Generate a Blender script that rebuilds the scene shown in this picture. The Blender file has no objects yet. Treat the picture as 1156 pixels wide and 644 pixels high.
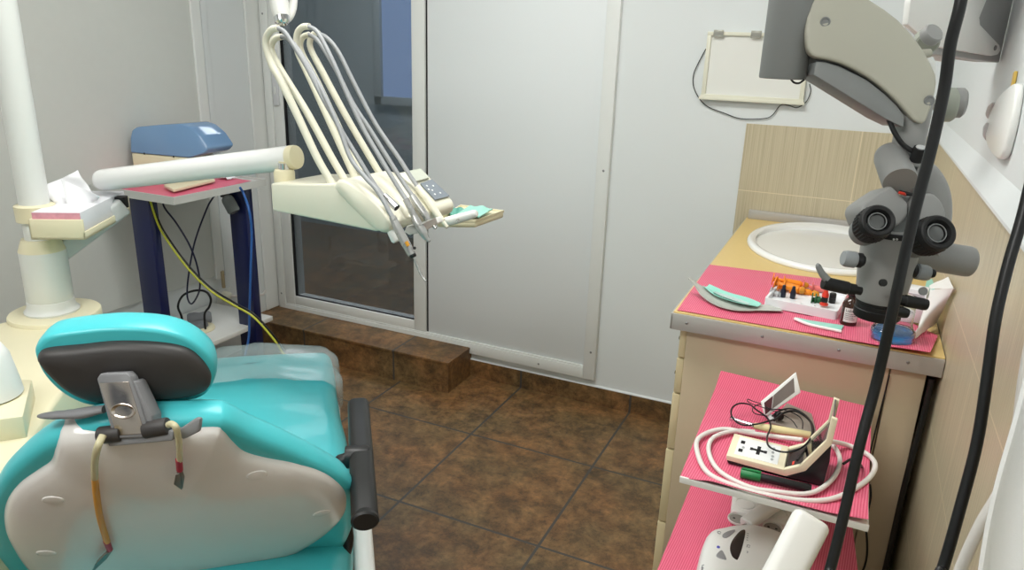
import bpy, bmesh, math, random
from mathutils import Vector, Matrix, noise
random.seed(7)
PI = math.pi
S = bpy.context.scene
COL = S.collection
V = Vector
# ------------------------------------------------------------------ camera
CAM_H = 1.45
FPX = 834.45
_a, _b, _c = math.radians(72.0203), math.radians(24.3556), math.radians(1.8916)
CR = (Matrix.Rotation(_b, 3, 'Z') @ Matrix.Rotation(_a, 3, 'X') @ Matrix.Rotation(_c, 3, 'Z'))
CO = V((0, 0, CAM_H))
def ray(x, y): return CR @ V(((x - 578) / FPX, -(y - 322) / FPX, -1.0))
def at(x, y, z=None, Y=None, X=None, d=None):
    """the point of the room seen at that place of the photograph, on a known plane or at a known depth"""
    r = ray(x, y)
    if d is None:
        if z is not None: d = (z - CO.z) / r.z
        elif Y is not None: d = (Y - CO.y) / r.y
        else: d = (X - CO.x) / r.x
    return CO + r * d
# ------------------------------------------------------------------ materials
def mat(name, col, rough=.5, metal=0, spec=.5, alpha=1, trans=0, ior=1.45, var=0, vscale=20, bump=0, bscale=200, coat=0, sss=0, emit=None, estr=1, stretch=None):
    m = bpy.data.materials.new(name); m.use_nodes = True
    nt = m.node_tree; b = nt.nodes['Principled BSDF']
    def srgb(c): return tuple((v / 12.92 if v <= .04045 else ((v + .055) / 1.055) ** 2.4) for v in c)
    c = tuple(v / 255 for v in col) if max(col) > 1 else col
    c = srgb(c)
    b.inputs['Base Color'].default_value = (*c, 1)
    b.inputs['Roughness'].default_value = rough
    b.inputs['Metallic'].default_value = metal
    b.inputs['Specular IOR Level'].default_value = spec
    b.inputs['IOR'].default_value = ior
    b.inputs['Transmission Weight'].default_value = trans
    b.inputs['Coat Weight'].default_value = coat
    if sss:
        b.inputs['Subsurface Weight'].default_value = sss
        b.inputs['Subsurface Radius'].default_value = (.01, .01, .01)
    if alpha < 1: b.inputs['Alpha'].default_value = alpha
    if emit:
        b.inputs['Emission Color'].default_value = (*emit, 1); b.inputs['Emission Strength'].default_value = estr
    tc = nt.nodes.new('ShaderNodeTexCoord'); mp = nt.nodes.new('ShaderNodeMapping')
    nt.links.new(tc.outputs['Object'], mp.inputs['Vector'])
    if stretch: mp.inputs['Scale'].default_value = stretch
    n = nt.nodes.new('ShaderNodeTexNoise'); n.inputs['Scale'].default_value = vscale; n.inputs['Detail'].default_value = 4
    nt.links.new(mp.outputs['Vector'], n.inputs['Vector'])
    if var:
        r = nt.nodes.new('ShaderNodeMix'); r.data_type = 'RGBA'
        lo = tuple(max(0, v * (1 - var)) for v in c); hi = tuple(min(1, v * (1 + var)) for v in c)
        r.inputs[6].default_value = (*lo, 1); r.inputs[7].default_value = (*hi, 1)
        nt.links.new(n.outputs['Fac'], r.inputs[0]); nt.links.new(r.outputs[2], b.inputs['Base Color'])
    else:
        rr = nt.nodes.new('ShaderNodeMapRange'); rr.inputs['To Min'].default_value = max(0, rough - .05); rr.inputs['To Max'].default_value = min(1, rough + .05)
        nt.links.new(n.outputs['Fac'], rr.inputs['Value']); nt.links.new(rr.outputs['Result'], b.inputs['Roughness'])
    if bump:
        n2 = nt.nodes.new('ShaderNodeTexNoise'); n2.inputs['Scale'].default_value = bscale; n2.inputs['Detail'].default_value = 3
        nt.links.new(mp.outputs['Vector'], n2.inputs['Vector'])
        bp = nt.nodes.new('ShaderNodeBump'); bp.inputs['Strength'].default_value = bump; bp.inputs['Distance'].default_value = .002
        nt.links.new(n2.outputs['Fac'], bp.inputs['Height']); nt.links.new(bp.outputs['Normal'], b.inputs['Normal'])
    return m
# ------------------------------------------------------------------ objects
WM = {}                      # object name -> frame of its thing
def cyc(n): return bpy.data.objects.new(n, None)
def thing(name, label, cat, loc=(0, 0, 0), rotz=0, group=None):
    o = bpy.data.objects.new(name, None); COL.objects.link(o)
    o.empty_display_size = .05
    o.location = loc; o.rotation_euler = (0, 0, rotz)
    o['label'] = label; o['category'] = cat
    if group: o['group'] = group
    WM[o.name] = (Matrix.Translation(V(loc)) @ Matrix.Rotation(rotz, 4, 'Z'))
    return o
def obj(name, bm, m, parent=None, smooth=True, local=False, angle=40, label=None):
    """link a bmesh as ONE mesh object; world coordinates unless local"""
    bmesh.ops.recalc_face_normals(bm, faces=bm.faces[:])
    origin = None
    if parent is not None:
        M = WM[parent.name]
        if not local: bm.transform(M.inverted())
    else:
        xs = [v.co for v in bm.verts]
        lo = V((min(v.x for v in xs), min(v.y for v in xs), min(v.z for v in xs)))
        hi = V((max(v.x for v in xs), max(v.y for v in xs), max(v.z for v in xs)))
        origin = V(((lo.x + hi.x) / 2, (lo.y + hi.y) / 2, lo.z))
        bm.transform(Matrix.Translation(-origin))
    me = bpy.data.meshes.new(name)
    if smooth:
        ca = math.cos(math.radians(angle))
        for e in bm.edges:
            if len(e.link_faces) == 2 and e.link_faces[0].normal.dot(e.link_faces[1].normal) < ca: e.smooth = False
        for f in bm.faces: f.smooth = True
    bm.to_mesh(me); bm.free()
    o = bpy.data.objects.new(name, me); COL.objects.link(o)
    for x in (m if isinstance(m, (list, tuple)) else [m]): me.materials.append(x)
    if parent is not None:
        o.parent = parent; WM[o.name] = WM[parent.name]
    else:
        o.location = origin; WM[o.name] = Matrix.Translation(origin)
    if label: o['label'] = label
    return o
def tag(o, label, cat, group=None):
    o['label'] = label; o['category'] = cat
    if group: o['group'] = group
    return o
def struct(name, bm, m, parent=None, smooth=False, **k):
    o = obj(name, bm, m, parent, smooth, **k)
    if parent is None: o['kind'] = 'structure'
    return o
# ------------------------------------------------------------------ shapes
def BM(): return bmesh.new()
def mark(bm): return len(bm.verts), len(bm.faces)
def since(bm, mk):
    bm.verts.ensure_lookup_table(); bm.faces.ensure_lookup_table()
    return bm.verts[mk[0]:], bm.faces[mk[1]:]
def box(bm, lo, hi, bev=0, seg=2, M=None, mi=0):
    b2 = bmesh.new()
    r = bmesh.ops.create_cube(b2, size=1)
    lo, hi = V(lo), V(hi); lo, hi = V(map(min, lo, hi)), V(map(max, lo, hi))
    for v in b2.verts: v.co = V((lo[i] + (v.co[i] + .5) * (hi[i] - lo[i]) for i in range(3)))
    if bev:
        bev = min(bev, min(hi - lo) * .49)
        bmesh.ops.bevel(b2, geom=b2.edges[:], offset=bev, segments=seg, profile=.5, affect='EDGES')
    return merge(bm, b2, M, mi)
def merge(bm, b2, M=None, mi=0):
    if M is not None: b2.transform(M)
    vm = {}
    for v in b2.verts: vm[v] = bm.verts.new(v.co)
    for f in b2.faces:
        try:
            nf = bm.faces.new([vm[v] for v in f.verts]); nf.material_index = mi
        except ValueError: pass
    b2.free(); return bm
def frame_of(d, up=None):
    d = V(d).normalized(); u = V(up) if up is not None else (V((0, 0, 1)) if abs(d.z) < .9 else V((1, 0, 0)))
    x = u.cross(d)
    if x.length < 1e-6: x = V((1, 0, 0)).cross(d)
    x.normalize(); y = d.cross(x)
    return Matrix((x, y, d)).transposed()          # columns x, y, d
def catmull(pts, n=8, closed=False):
    pts = [V(p) for p in pts]; out = []; N = len(pts)
    if N < 3 and not closed: 
        return [pts[0].lerp(pts[-1], i / n) for i in range(n + 1)]
    rng = N if closed else N - 1
    for i in range(rng):
        if closed: p0, p1, p2, p3 = pts[(i - 1) % N], pts[i], pts[(i + 1) % N], pts[(i + 2) % N]
        else:
            p1, p2 = pts[i], pts[i + 1]
            p0 = pts[i - 1] if i else p1 * 2 - p2
            p3 = pts[i + 2] if i + 2 < N else p2 * 2 - p1
        for k in range(n):
            t = k / n; t2 = t * t; t3 = t2 * t
            out.append(.5 * ((2 * p1) + (p2 - p0) * t + (2 * p0 - 5 * p1 + 4 * p2 - p3) * t2 + (3 * p1 - p0 - 3 * p2 + p3) * t3))
    if not closed: out.append(pts[-1])
    return out
def tube(bm, pts, r, sides=10, cap=True, closed=False, mi=0, flat=1.0):
    """tube along a polyline, radius constant or one per point"""
    pts = [V(p) for p in pts]; N = len(pts)
    rs = r if isinstance(r, (list, tuple)) else [r] * N
    rings = []; prev = None
    for i, p in enumerate(pts):
        if closed: t = pts[(i + 1) % N] - pts[i - 1]
        else: t = pts[min(i + 1, N - 1)] - pts[max(i - 1, 0)]
        if t.length < 1e-9: t = V((0, 0, 1))
        t.normalize()
        if prev is None:
            x = frame_of(t).col[0].copy()
        else:
            x = prev - t * prev.dot(t)
            if x.length < 1e-6: x = frame_of(t).col[0].copy()
            x.normalize()
        prev = x; y = t.cross(x)
        rings.append([bm.verts.new(p + (x * math.cos(2 * PI * k / sides) + y * math.sin(2 * PI * k / sides) * flat) * rs[i]) for k in range(sides)])
    for i in range(N if closed else N - 1):
        a, b = rings[i], rings[(i + 1) % N]
        for k in range(sides):
            f = bm.faces.new((a[k], a[(k + 1) % sides], b[(k + 1) % sides], b[k])); f.material_index = mi
    if cap and not closed:
        for rg in (rings[0][::-1], rings[-1]):
            f = bm.faces.new(rg); f.material_index = mi
    return bm
def smooth_tube(bm, pts, r, n=8, **k):
    return tube(bm, catmull(pts, n, k.get('closed', False)), r, **k)
def lathe(bm, prof, o=(0, 0, 0), d=(0, 0, 1), sides=24, mi=0, flat=1.0, up=None):
    """prof: (radius, along) pairs; turned about the axis d through o"""
    F = frame_of(d, up); o = V(o); rings = []
    for r, h in prof:
        c = o + F.col[2] * h
        if r < 1e-6: rings.append([bm.verts.new(c)])
        else: rings.append([bm.verts.new(c + F.col[0] * (r * math.cos(2 * PI * k / sides)) + F.col[1] * (r * flat * math.sin(2 * PI * k / sides))) for k in range(sides)])
    for a, b in zip(rings, rings[1:]):
        for k in range(sides):
            j = (k + 1) % sides
            if len(a) == 1 and len(b) == 1: continue
            vs = (a[0], b[j], b[k]) if len(a) == 1 else ((a[k], a[j], b[0]) if len(b) == 1 else (a[k], a[j], b[j], b[k]))
            f = bm.faces.new(vs); f.material_index = mi
    for rg, rev in ((rings[0], True), (rings[-1], False)):
        if len(rg) > 1:
            f = bm.faces.new(rg[::-1] if rev else rg); f.material_index = mi
    return bm
def cyl(bm, a, b, r, r2=None, sides=24, bev=0, mi=0):
    a, b = V(a), V(b); L = (b - a).length; r2 = r if r2 is None else r2
    if bev: p = [(0, 0), (r - bev, 0), (r - bev * .3, bev * .3), (r, bev), (r2, L - bev), (r2 - bev * .3, L - bev * .3), (r2 - bev, L), (0, L)]
    else: p = [(0, 0), (r, 0), (r2, L), (0, L)]
    return lathe(bm, p, a, b - a, sides, mi)
def prism(bm, poly, n, bev=0, seg=2, mi=0):
    """solid: polygon of world points swept by vector n"""
    b2 = bmesh.new(); n = V(n)
    a = [b2.verts.new(V(p)) for p in poly]; b = [b2.verts.new(V(p) + n) for p in poly]
    N = len(poly); b2.faces.new(a[::-1]); b2.faces.new(b)
    for i in range(N): b2.faces.new((a[i], a[(i + 1) % N], b[(i + 1) % N], b[i]))
    if bev:
        bmesh.ops.recalc_face_normals(b2, faces=b2.faces[:])
        bmesh.ops.bevel(b2, geom=b2.edges[:], offset=bev, segments=seg, profile=.5, affect='EDGES')
    return merge(bm, b2, None, mi)
def loft(bm, secs, cap=True, closed=True, mi=0):
    rings = [[bm.verts.new(V(p)) for p in s] for s in secs]; n = len(rings[0])
    for a, b in zip(rings, rings[1:]):
        for k in range(n if closed else n - 1):
            j = (k + 1) % n
            f = bm.faces.new((a[k], a[j], b[j], b[k])); f.material_index = mi
    if cap and closed:
        for rg in (rings[0][::-1], rings[-1]):
            f = bm.faces.new(rg); f.material_index = mi
    return bm
def grid_sheet(bm, fn, nu, nv, thick=0, mi=0):
    """sheet of points fn(u, v); given a thickness it becomes a closed slab"""
    g = [[V(fn(i / nu, j / nv)) for j in range(nv + 1)] for i in range(nu + 1)]
    nn = [[None] * (nv + 1) for _ in range(nu + 1)]
    for i in range(nu + 1):
        for j in range(nv + 1):
            du = g[min(i + 1, nu)][j] - g[max(i - 1, 0)][j]; dv = g[i][min(j + 1, nv)] - g[i][max(j - 1, 0)]
            n = du.cross(dv); nn[i][j] = n.normalized() if n.length > 1e-12 else V((0, 0, 1))
    A = [[bm.verts.new(g[i][j]) for j in range(nv + 1)] for i in range(nu + 1)]
    def quads(T, rev):
        for i in range(nu):
            for j in range(nv):
                q = (T[i][j], T[i + 1][j], T[i + 1][j + 1], T[i][j + 1])
                f = bm.faces.new(q[::-1] if rev else q); f.material_index = mi
    quads(A, False)
    if thick:
        B = [[bm.verts.new(g[i][j] - nn[i][j] * thick) for j in range(nv + 1)] for i in range(nu + 1)]
        quads(B, True)
        def side(p, q):
            for k in range(len(p) - 1):
                f = bm.faces.new((p[k], q[k], q[k + 1], p[k + 1])); f.material_index = mi
        side([A[i][0] for i in range(nu + 1)], [B[i][0] for i in range(nu + 1)])
        side([A[i][nv] for i in range(nu + 1)], [B[i][nv] for i in range(nu + 1)])
        side(A[0], B[0]); side(A[nu], B[nu])
    return bm
def rrect(w, h, r, n=5, cx=0, cy=0):
    """rounded rectangle as 2-D points, centred"""
    out = []; r = min(r, w / 2 - 1e-5, h / 2 - 1e-5)
    for sx, sy, a0 in ((1, 1, 0), (-1, 1, 90), (-1, -1, 180), (1, -1, 270)):
        for k in range(n + 1):
            a = math.radians(a0 + 90 * k / n)
            out.append((cx + sx * (w / 2 - r) + r * math.cos(a), cy + sy * (h / 2 - r) + r * math.sin(a)))
    return out
def slab(bm, pts2, z0, z1, bev=0, M=None, seg=3, mi=0):
    """solid with a 2-D outline between two heights and rounded rims"""
    b2 = bmesh.new(); c = V((sum(p[0] for p in pts2) / len(pts2), sum(p[1] for p in pts2) / len(pts2)))
    secs = []
    R = max((V(p) - c).length for p in pts2)
    steps = [(z0, bev)] + [(z0 + bev * (1 - math.cos(PI / 2 * k / seg)), bev * (1 - math.sin(PI / 2 * k / seg))) for k in range(1, seg + 1)] if bev else [(z0, 0)]
    up = [(z1 - (z - z0), i) for z, i in reversed(steps)]
    def inset(i):
        N = len(pts2); o = []
        for k in range(N):
            p = V(pts2[k]); a = V(pts2[k - 1]); b = V(pts2[(k + 1) % N]); t = (b - a)
            nrm = V((t.y, -t.x)).normalized() if t.length > 1e-9 else V((0, 0))
            o.append(p - nrm * i)
        return o
    area = sum(pts2[k - 1][0] * pts2[k][1] - pts2[k][0] * pts2[k - 1][1] for k in range(len(pts2)))
    if area < 0: pts2 = pts2[::-1]
    for z, i in steps + up: secs.append([(p[0], p[1], z) for p in inset(i)])
    loft(b2, secs)
    return merge(bm, b2, M, mi)
def basis(o, x, y, z=None):
    """4x4 frame with origin o and (near) axes x, y"""
    x = V(x).normalized(); y = V(y); z = x.cross(y).normalized() if z is None else V(z).normalized(); y = z.cross(x)
    return Matrix.Translation(V(o)) @ Matrix((x, y, z)).transposed().to_4x4()
def text(s, size, M, m, name, parent, depth=.0003, align='CENTER'):
    """lettering as a mesh lying in the frame M"""
    cu = bpy.data.curves.new(name or 'lettering', 'FONT'); cu.body = s; cu.size = size; cu.extrude = depth; cu.align_x = align; cu.align_y = 'CENTER'
    o = bpy.data.objects.new('lettering', cu); COL.objects.link(o)
    dg = bpy.context.evaluated_depsgraph_get(); me = bpy.data.meshes.new_from_object(o.evaluated_get(dg))
    bm = bmesh.new(); bm.from_mesh(me); bm.transform(M)
    bpy.data.objects.remove(o); bpy.data.curves.remove(cu); bpy.data.meshes.remove(me)
    return bm if name is None or parent is None else obj(name, bm, m, parent, smooth=False)
def screw(bm, p, n, r=.003, h=.0012):
    n = V(n).normalized()
    lathe(bm, [(r, -.001), (r, 0), (r * .8, h * .7), (r * .35, h), (0, h)], p, n, 10); return bm
# ================================================================== the room
YB = 2.758; XR = .239; XL = -2.556; YF = -1.9; ZC = 2.62; STEP = .145
M_wall = mat('white wall paint', (222, 226, 226), .55, var=.015, vscale=6, bump=.12, bscale=260)
M_ceil = mat('ceiling paint', (240, 240, 238), .8, var=.01)
M_pvc = mat('white pvc', (226, 228, 225), .35, var=.01)
M_panel = mat('door panel laminate', (226, 230, 231), .4, var=.02, vscale=120, stretch=(1, 1, 6))
M_dark = mat('shadow gap black', (20, 20, 22), .7)
M_screw = mat('zinc screw', (150, 150, 150), .35, metal=1)
def math_node(nt, op, a, b=None, v=None):
    n = nt.nodes.new('ShaderNodeMath'); n.operation = op
    for i, s in enumerate((a, b)):
        if s is None: continue
        if isinstance(s, (int, float)): n.inputs[i].default_value = s
        else: nt.links.new(s, n.inputs[i])
    return n.outputs[0]
def ramp(nt, fac, stops):
    r = nt.nodes.new('ShaderNodeValToRGB'); e = r.color_ramp.elements
    while len(e) < len(stops): e.new(.5)
    for i, (p, c) in enumerate(stops):
        e[i].position = p; e[i].color = (*[((v / 255) / 12.92 if v / 255 <= .04045 else ((v / 255 + .055) / 1.055) ** 2.4) for v in c], 1)
    nt.links.new(fac, r.inputs[0]); return r.outputs[0]
def mix(nt, fac, a, b, mode='MIX'):
    n = nt.nodes.new('ShaderNodeMix'); n.data_type = 'RGBA'; n.blend_type = mode
    for i, s in ((0, fac), (6, a), (7, b)):
        if isinstance(s, (int, float)): n.inputs[i].default_value = s
        elif isinstance(s, tuple): n.inputs[i].default_value = s
        else: nt.links.new(s, n.inputs[i])
    return n.outputs[2]
def line_mask(nt, coord, off, step, w):
    """1 on joints of width w every step"""
    a = math_node(nt, 'SUBTRACT', coord, off); a = math_node(nt, 'DIVIDE', a, step); a = math_node(nt, 'FRACT', a)
    a = math_node(nt, 'SUBTRACT', a, .5); a = math_node(nt, 'ABSOLUTE', a)
    return math_node(nt, 'GREATER_THAN', a, .5 - w / step / 2)
def stone(name, joints):
    """brown slate-look tile; joints: list of (axis, offset, step) in world metres"""
    m = bpy.data.materials.new(name); m.use_nodes = True; nt = m.node_tree; b = nt.nodes['Principled BSDF']
    g = nt.nodes.new('ShaderNodeNewGeometry'); sx = nt.nodes.new('ShaderNodeSeparateXYZ'); nt.links.new(g.outputs['Position'], sx.inputs[0])
    def noise_(sc, det, rough=.6, dist=0):
        n = nt.nodes.new('ShaderNodeTexNoise'); n.inputs['Scale'].default_value = sc; n.inputs['Detail'].default_value = det
        n.inputs['Roughness'].default_value = rough; n.inputs['Distortion'].default_value = dist
        nt.links.new(g.outputs['Position'], n.inputs['Vector']); return n.outputs['Fac']
    n1 = noise_(11, 12, .76, .3); n2 = noise_(48, 10, .8, .2); n3 = noise_(3.2, 3)
    base = ramp(nt, n1, [(.33, (78, 67, 48)), (.45, (122, 98, 66)), (.55, (152, 124, 86)), (.68, (182, 149, 106))])
    dk = ramp(nt, n2, [(.34, (76, 74, 66)), (.45, (208, 202, 186)), (.58, (255, 246, 224))])
    c = mix(nt, .85, base, dk, 'MULTIPLY')
    rust = ramp(nt, n3, [(.4, (108, 108, 108)), (.62, (160, 118, 88))])
    c = mix(nt, .55, c, rust, 'OVERLAY')
    c = mix(nt, .12, c, base)
    msk = None
    for ax, off, st in joints:
        k = line_mask(nt, sx.outputs[ax], off, st, .009)
        msk = k if msk is None else math_node(nt, 'MAXIMUM', msk, k)
    if msk is not None:
        c = mix(nt, msk, c, (.055, .052, .046, 1))
        h = math_node(nt, 'MULTIPLY', msk, -1.0); h = math_node(nt, 'ADD', h, math_node(nt, 'MULTIPLY', n2, .35))
    else: h = math_node(nt, 'MULTIPLY', n2, .35)
    bp = nt.nodes.new('ShaderNodeBump'); bp.inputs['Strength'].default_value = .5; bp.inputs['Distance'].default_value = .003
    nt.links.new(h, bp.inputs['Height']); nt.links.new(bp.outputs['Normal'], b.inputs['Normal'])
    nt.links.new(c, b.inputs['Base Color'])
    rg = nt.nodes.new('ShaderNodeMapRange'); rg.inputs['To Min'].default_value = .32; rg.inputs['To Max'].default_value = .6
    nt.links.new(n2, rg.inputs['Value']); nt.links.new(rg.outputs['Result'], b.inputs['Roughness'])
    return m
M_floor = stone('brown stone floor tiles', [(0, -1.186, .5), (1, 2.278, .505)])
M_step = stone('brown stone step tiles', [(0, -1.72, .5)])
M_base = stone('brown stone skirting tiles', [(0, -1.186, .5)])
def walltile(name, ax, off, step):
    m = bpy.data.materials.new(name); m.use_nodes = True; nt = m.node_tree; b = nt.nodes['Principled BSDF']
    g = nt.nodes.new('ShaderNodeNewGeometry'); sx = nt.nodes.new('ShaderNodeSeparateXYZ'); nt.links.new(g.outputs['Position'], sx.inputs[0])
    mp = nt.nodes.new('ShaderNodeMapping'); mp.inputs['Scale'].default_value = (330, 330, 3); nt.links.new(g.outputs['Position'], mp.inputs['Vector'])
    n = nt.nodes.new('ShaderNodeTexNoise'); n.inputs['Scale'].default_value = 1; n.inputs['Detail'].default_value = 3; nt.links.new(mp.outputs[0], n.inputs['Vector'])
    c = ramp(nt, n.outputs['Fac'], [(.3, (180, 168, 140)), (.5, (196, 184, 156)), (.7, (206, 195, 168))])
    k = math_node(nt, 'MAXIMUM', line_mask(nt, sx.outputs[ax], off, step, .003), line_mask(nt, sx.outputs[2], .979, .2475, .003))
    c = mix(nt, k, c, (.72, .62, .44, 1))
    bp = nt.nodes.new('ShaderNodeBump'); bp.inputs['Strength'].default_value = .25; bp.inputs['Distance'].default_value = .001
    h = math_node(nt, 'SUBTRACT', math_node(nt, 'MULTIPLY', n.outputs['Fac'], .5), k); nt.links.new(h, bp.inputs['Height']); nt.links.new(bp.outputs['Normal'], b.inputs['Normal'])
    nt.links.new(c, b.inputs['Base Color']); b.inputs['Roughness'].default_value = .32
    return m
M_tileB = walltile('beige striped wall tiles', 0, .013, .4)
M_tileR = walltile('beige striped wall tiles on the side wall', 1, 2.12, .4)

T = .12
struct('floor', box(BM(), (XL - T, YF - T, -.1), (XR + T, YB + T, 0)), M_floor)
struct('ceiling', box(BM(), (XL - T, YF - T, ZC), (XR + T, YB + T, ZC + .1)), M_ceil)
# back wall, with the doorway left open behind the sliding door
DX0, DX1, DZ0, DZ1 = -2.536, -.846, .115, 2.2
bm = BM()
box(bm, (XL - T, YB, 0), (DX0 + .05, YB + T, ZC)); box(bm, (DX1 - .05, YB, 0), (XR + T, YB + T, ZC))
box(bm, (DX0 + .05, YB, 0), (DX1 - .05, YB + T, DZ0 + .05)); box(bm, (DX0 + .05, YB, DZ1 - .05), (DX1 - .05, YB + T, ZC))
struct('wall_back', bm, M_wall)
struct('wall_left', box(BM(), (XL - T, YF, 0), (XL, YB, ZC)), M_wall)
struct('wall_right', box(BM(), (XR, YF, 0), (XR + T, YB, ZC)), M_wall)
# front wall behind the camera, with its window
WX0, WX1, WZ0, WZ1 = -1.75, -.35, .95, 2.25
bm = BM()
box(bm, (XL - T, YF - T, 0), (WX0, YF, ZC)); box(bm, (WX1, YF - T, 0), (XR + T, YF, ZC))
box(bm, (WX0, YF - T, 0), (WX1, YF, WZ0)); box(bm, (WX0, YF - T, WZ1), (WX1, YF, ZC))
struct('wall_front', bm, M_wall)
# tile cladding
struct('trim_1', box(BM(), (-.361, YB - .009, .40), (XR, YB, 1.214)), M_tileB)
bm = box(BM(), (XR - .009, YF, 0), (XR, YB - .009, 1.211)); struct('trim_2', bm, M_tileR)
bm = BM(); prism(bm, [(XR, YF, 1.211), (XR - .016, YF, 1.211), (XR - .016, YF, 1.217), (XR, YF, 1.262)], (0, YB - YF, 0)); struct('trim_3', bm, M_wall)
# brown skirting and the step
struct('baseboard_back', box(BM(), (-1.44, YB - .009, 0), (-.355, YB, .081)), M_base)
bm = BM(); prism(bm, [(-1.44, YB - .0095, .081), (-1.44, YB - .0095, .084), (-1.44, YB, .088), (-1.44, YB, .081)], (1.085, 0, 0)); struct('trim_4', bm, M_wall)
bm = BM()
box(bm, (XL, 2.545, 0), (-1.44, YB, STEP - .013)); box(bm, (XL, 2.541, STEP - .012), (-1.437, YB, STEP), .002)
struct('floor_step', bm, M_step)
# the boarded panel on the left wall with its frame strips
M_board = mat('grey white wall board', (204, 206, 201), .5, var=.02, vscale=30)
struct('wall_board', box(BM(), (XL, 1.1, .41), (XL + .018, 2.345, 2.3), .002), M_board)
struct('trim_5', box(BM(), (XL, 2.345, .395), (XL + .026, 2.395, 2.3), .004), M_pvc)
struct('trim_6', box(BM(), (XL, 2.41, .395), (XL + .012, 2.44, 2.3), .003), M_wall)
# a narrow painted pilaster beside the door
struct('trim_7', box(BM(), (XL, 2.66, STEP), (XL + .012, YB, 2.3), .006), M_pvc)
# dim side room seen through the glazed leaf
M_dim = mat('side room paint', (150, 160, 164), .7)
RX0, RX1, RY0, RY1 = -4.3, -1.0, YB + T, 4.75
struct('floor_side_room', box(BM(), (RX0, RY0, -.1), (RX1, RY1, .0)), M_floor)
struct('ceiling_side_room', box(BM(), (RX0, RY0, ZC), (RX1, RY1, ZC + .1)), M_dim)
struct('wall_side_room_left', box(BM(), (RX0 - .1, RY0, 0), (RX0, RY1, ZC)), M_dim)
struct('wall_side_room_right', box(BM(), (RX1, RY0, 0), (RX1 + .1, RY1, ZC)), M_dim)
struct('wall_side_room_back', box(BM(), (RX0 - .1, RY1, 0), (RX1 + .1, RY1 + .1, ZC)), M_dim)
wn2 = bpy.data.objects.new('window_2', None); COL.objects.link(wn2); wn2['kind'] = 'structure'; wn2.location = (-2.75, RY1, 1.1); WM['window_2'] = Matrix.Translation((-2.75, RY1, 1.1))
bm = BM()
for x0, x1, z0, z1 in ((-3.3, -3.24, 1.0, 2.3), (-2.36, -2.3, 1.0, 2.3), (-3.3, -2.3, 1.0, 1.06), (-3.3, -2.3, 2.24, 2.3), (-2.83, -2.77, 1.0, 2.3)): box(bm, (x0, RY1 - .05, z0), (x1, RY1 - .001, z1), .003)
obj('window_frame', bm, M_dim, wn2)
M_sky = mat('evening window pane', (60, 80, 110), .2, emit=(.30, .45, .80), estr=1.3)
obj('window_pane', box(BM(), (-3.24, RY1 - .02, 1.06), (-2.36, RY1 - .01, 2.24)), M_sky, wn2, smooth=False)
# ---- sliding door: left leaf glazed, right leaf a white panel
M_glass = mat('dark door glass', (74, 84, 88), .05, spec=.9, alpha=.5)
dr = bpy.data.objects.new('door_1', None); COL.objects.link(dr); dr['kind'] = 'structure'; dr.location = (-1.69, YB, DZ0); WM['door_1'] = Matrix.Translation((-1.69, YB, DZ0))
F0 = YB - .022
bm = BM()
def lbar(bm, x0, x1, z0, z1, y0, y1): box(bm, (x0, y0, z0), (x1, y1, z1), .0025)
lbar(bm, DX0, DX0 + .042, DZ0, DZ1, F0, YB + .06); lbar(bm, DX1 - .052, DX1, DZ0, DZ1, F0, YB + .04)
lbar(bm, DX0 + .042, DX1 - .052, DZ0, DZ0 + .05, F0, YB + .06); lbar(bm, DX0 + .042, DX1 - .052, DZ1 - .06, DZ1, F0, YB + .06)
lbar(bm, DX0 + .042, DX1 - .052, DZ0 + .05, DZ0 + .057, F0 + .004, YB)
obj('door_frame', bm, M_pvc, dr)
GX0, GX1 = -2.437, -1.735; GZ0 = .217
bm = BM()
lbar(bm, DX0 + .044, GX0, DZ0 + .056, DZ1 - .062, F0 + .006, YB + .05); lbar(bm, GX1, -1.672, DZ0 + .056, DZ1 - .062, F0 + .006, YB + .05)
lbar(bm, GX0, GX1, DZ0 + .056, GZ0, F0 + .007, YB + .05); lbar(bm, GX0, GX1, DZ1 - .12, DZ1 - .062, F0 + .007, YB + .05)
lf = obj('glazed_leaf', bm, M_pvc, dr)
obj('glass_pane', box(BM(), (GX0, YB + .004, GZ0), (GX1, YB + .012, DZ1 - .12)), M_glass, lf, smooth=False)
bm = BM()
for a, b in (((GX0, GZ0), (GX0 + .008, DZ1 - .12)),): box(bm, (a[0], YB - .008, a[1]), (b[0], YB + .004, b[1]))
box(bm, (GX0, YB - .006, GZ0), (GX1, YB + .004, GZ0 + .003))
obj('gasket', bm, M_dark, lf, smooth=False)
obj('door_gap', box(BM(), (-1.672, YB - .004, DZ0 + .05), (-1.662, YB + .03, DZ1 - .06)), M_dark, dr, smooth=False)
obj('blank_panel', box(BM(), (-1.662, F0 + .013, DZ0 + .057), (DX1 - .052, YB + .03, DZ1 - .06), .002), M_panel, dr, label='plain white laminate panel')
bm = BM()
box(bm, (DX0 + .052, F0 - .004, 1.15), (DX0 + .085, F0 + .007, 1.40), .004)
h = obj('latch', bm, mat('latch plastic', (214, 215, 218), .3), dr)
bm = BM(); box(bm, (DX0 + .060, F0 - .009, 1.30), (DX0 + .076, F0 - .003, 1.345), .003); box(bm, (DX0 + .062, F0 - .008, 1.20), (DX0 + .074, F0 - .003, 1.235), .002)
obj('slider', bm, M_pvc, h)
for x, z in ((DX0 + .02, .22), (DX0 + .02, .92), (DX0 + .02, 1.55), (DX1 - .022, .24), (DX1 - .022, 1.0), (DX1 - .022, 1.75), (-1.1, DZ0 + .022), (-1.5, DZ0 + .022)):
    obj('screw', screw(BM(), (x, F0, z), (0, -1, 0), .005), M_screw, dr)
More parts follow.
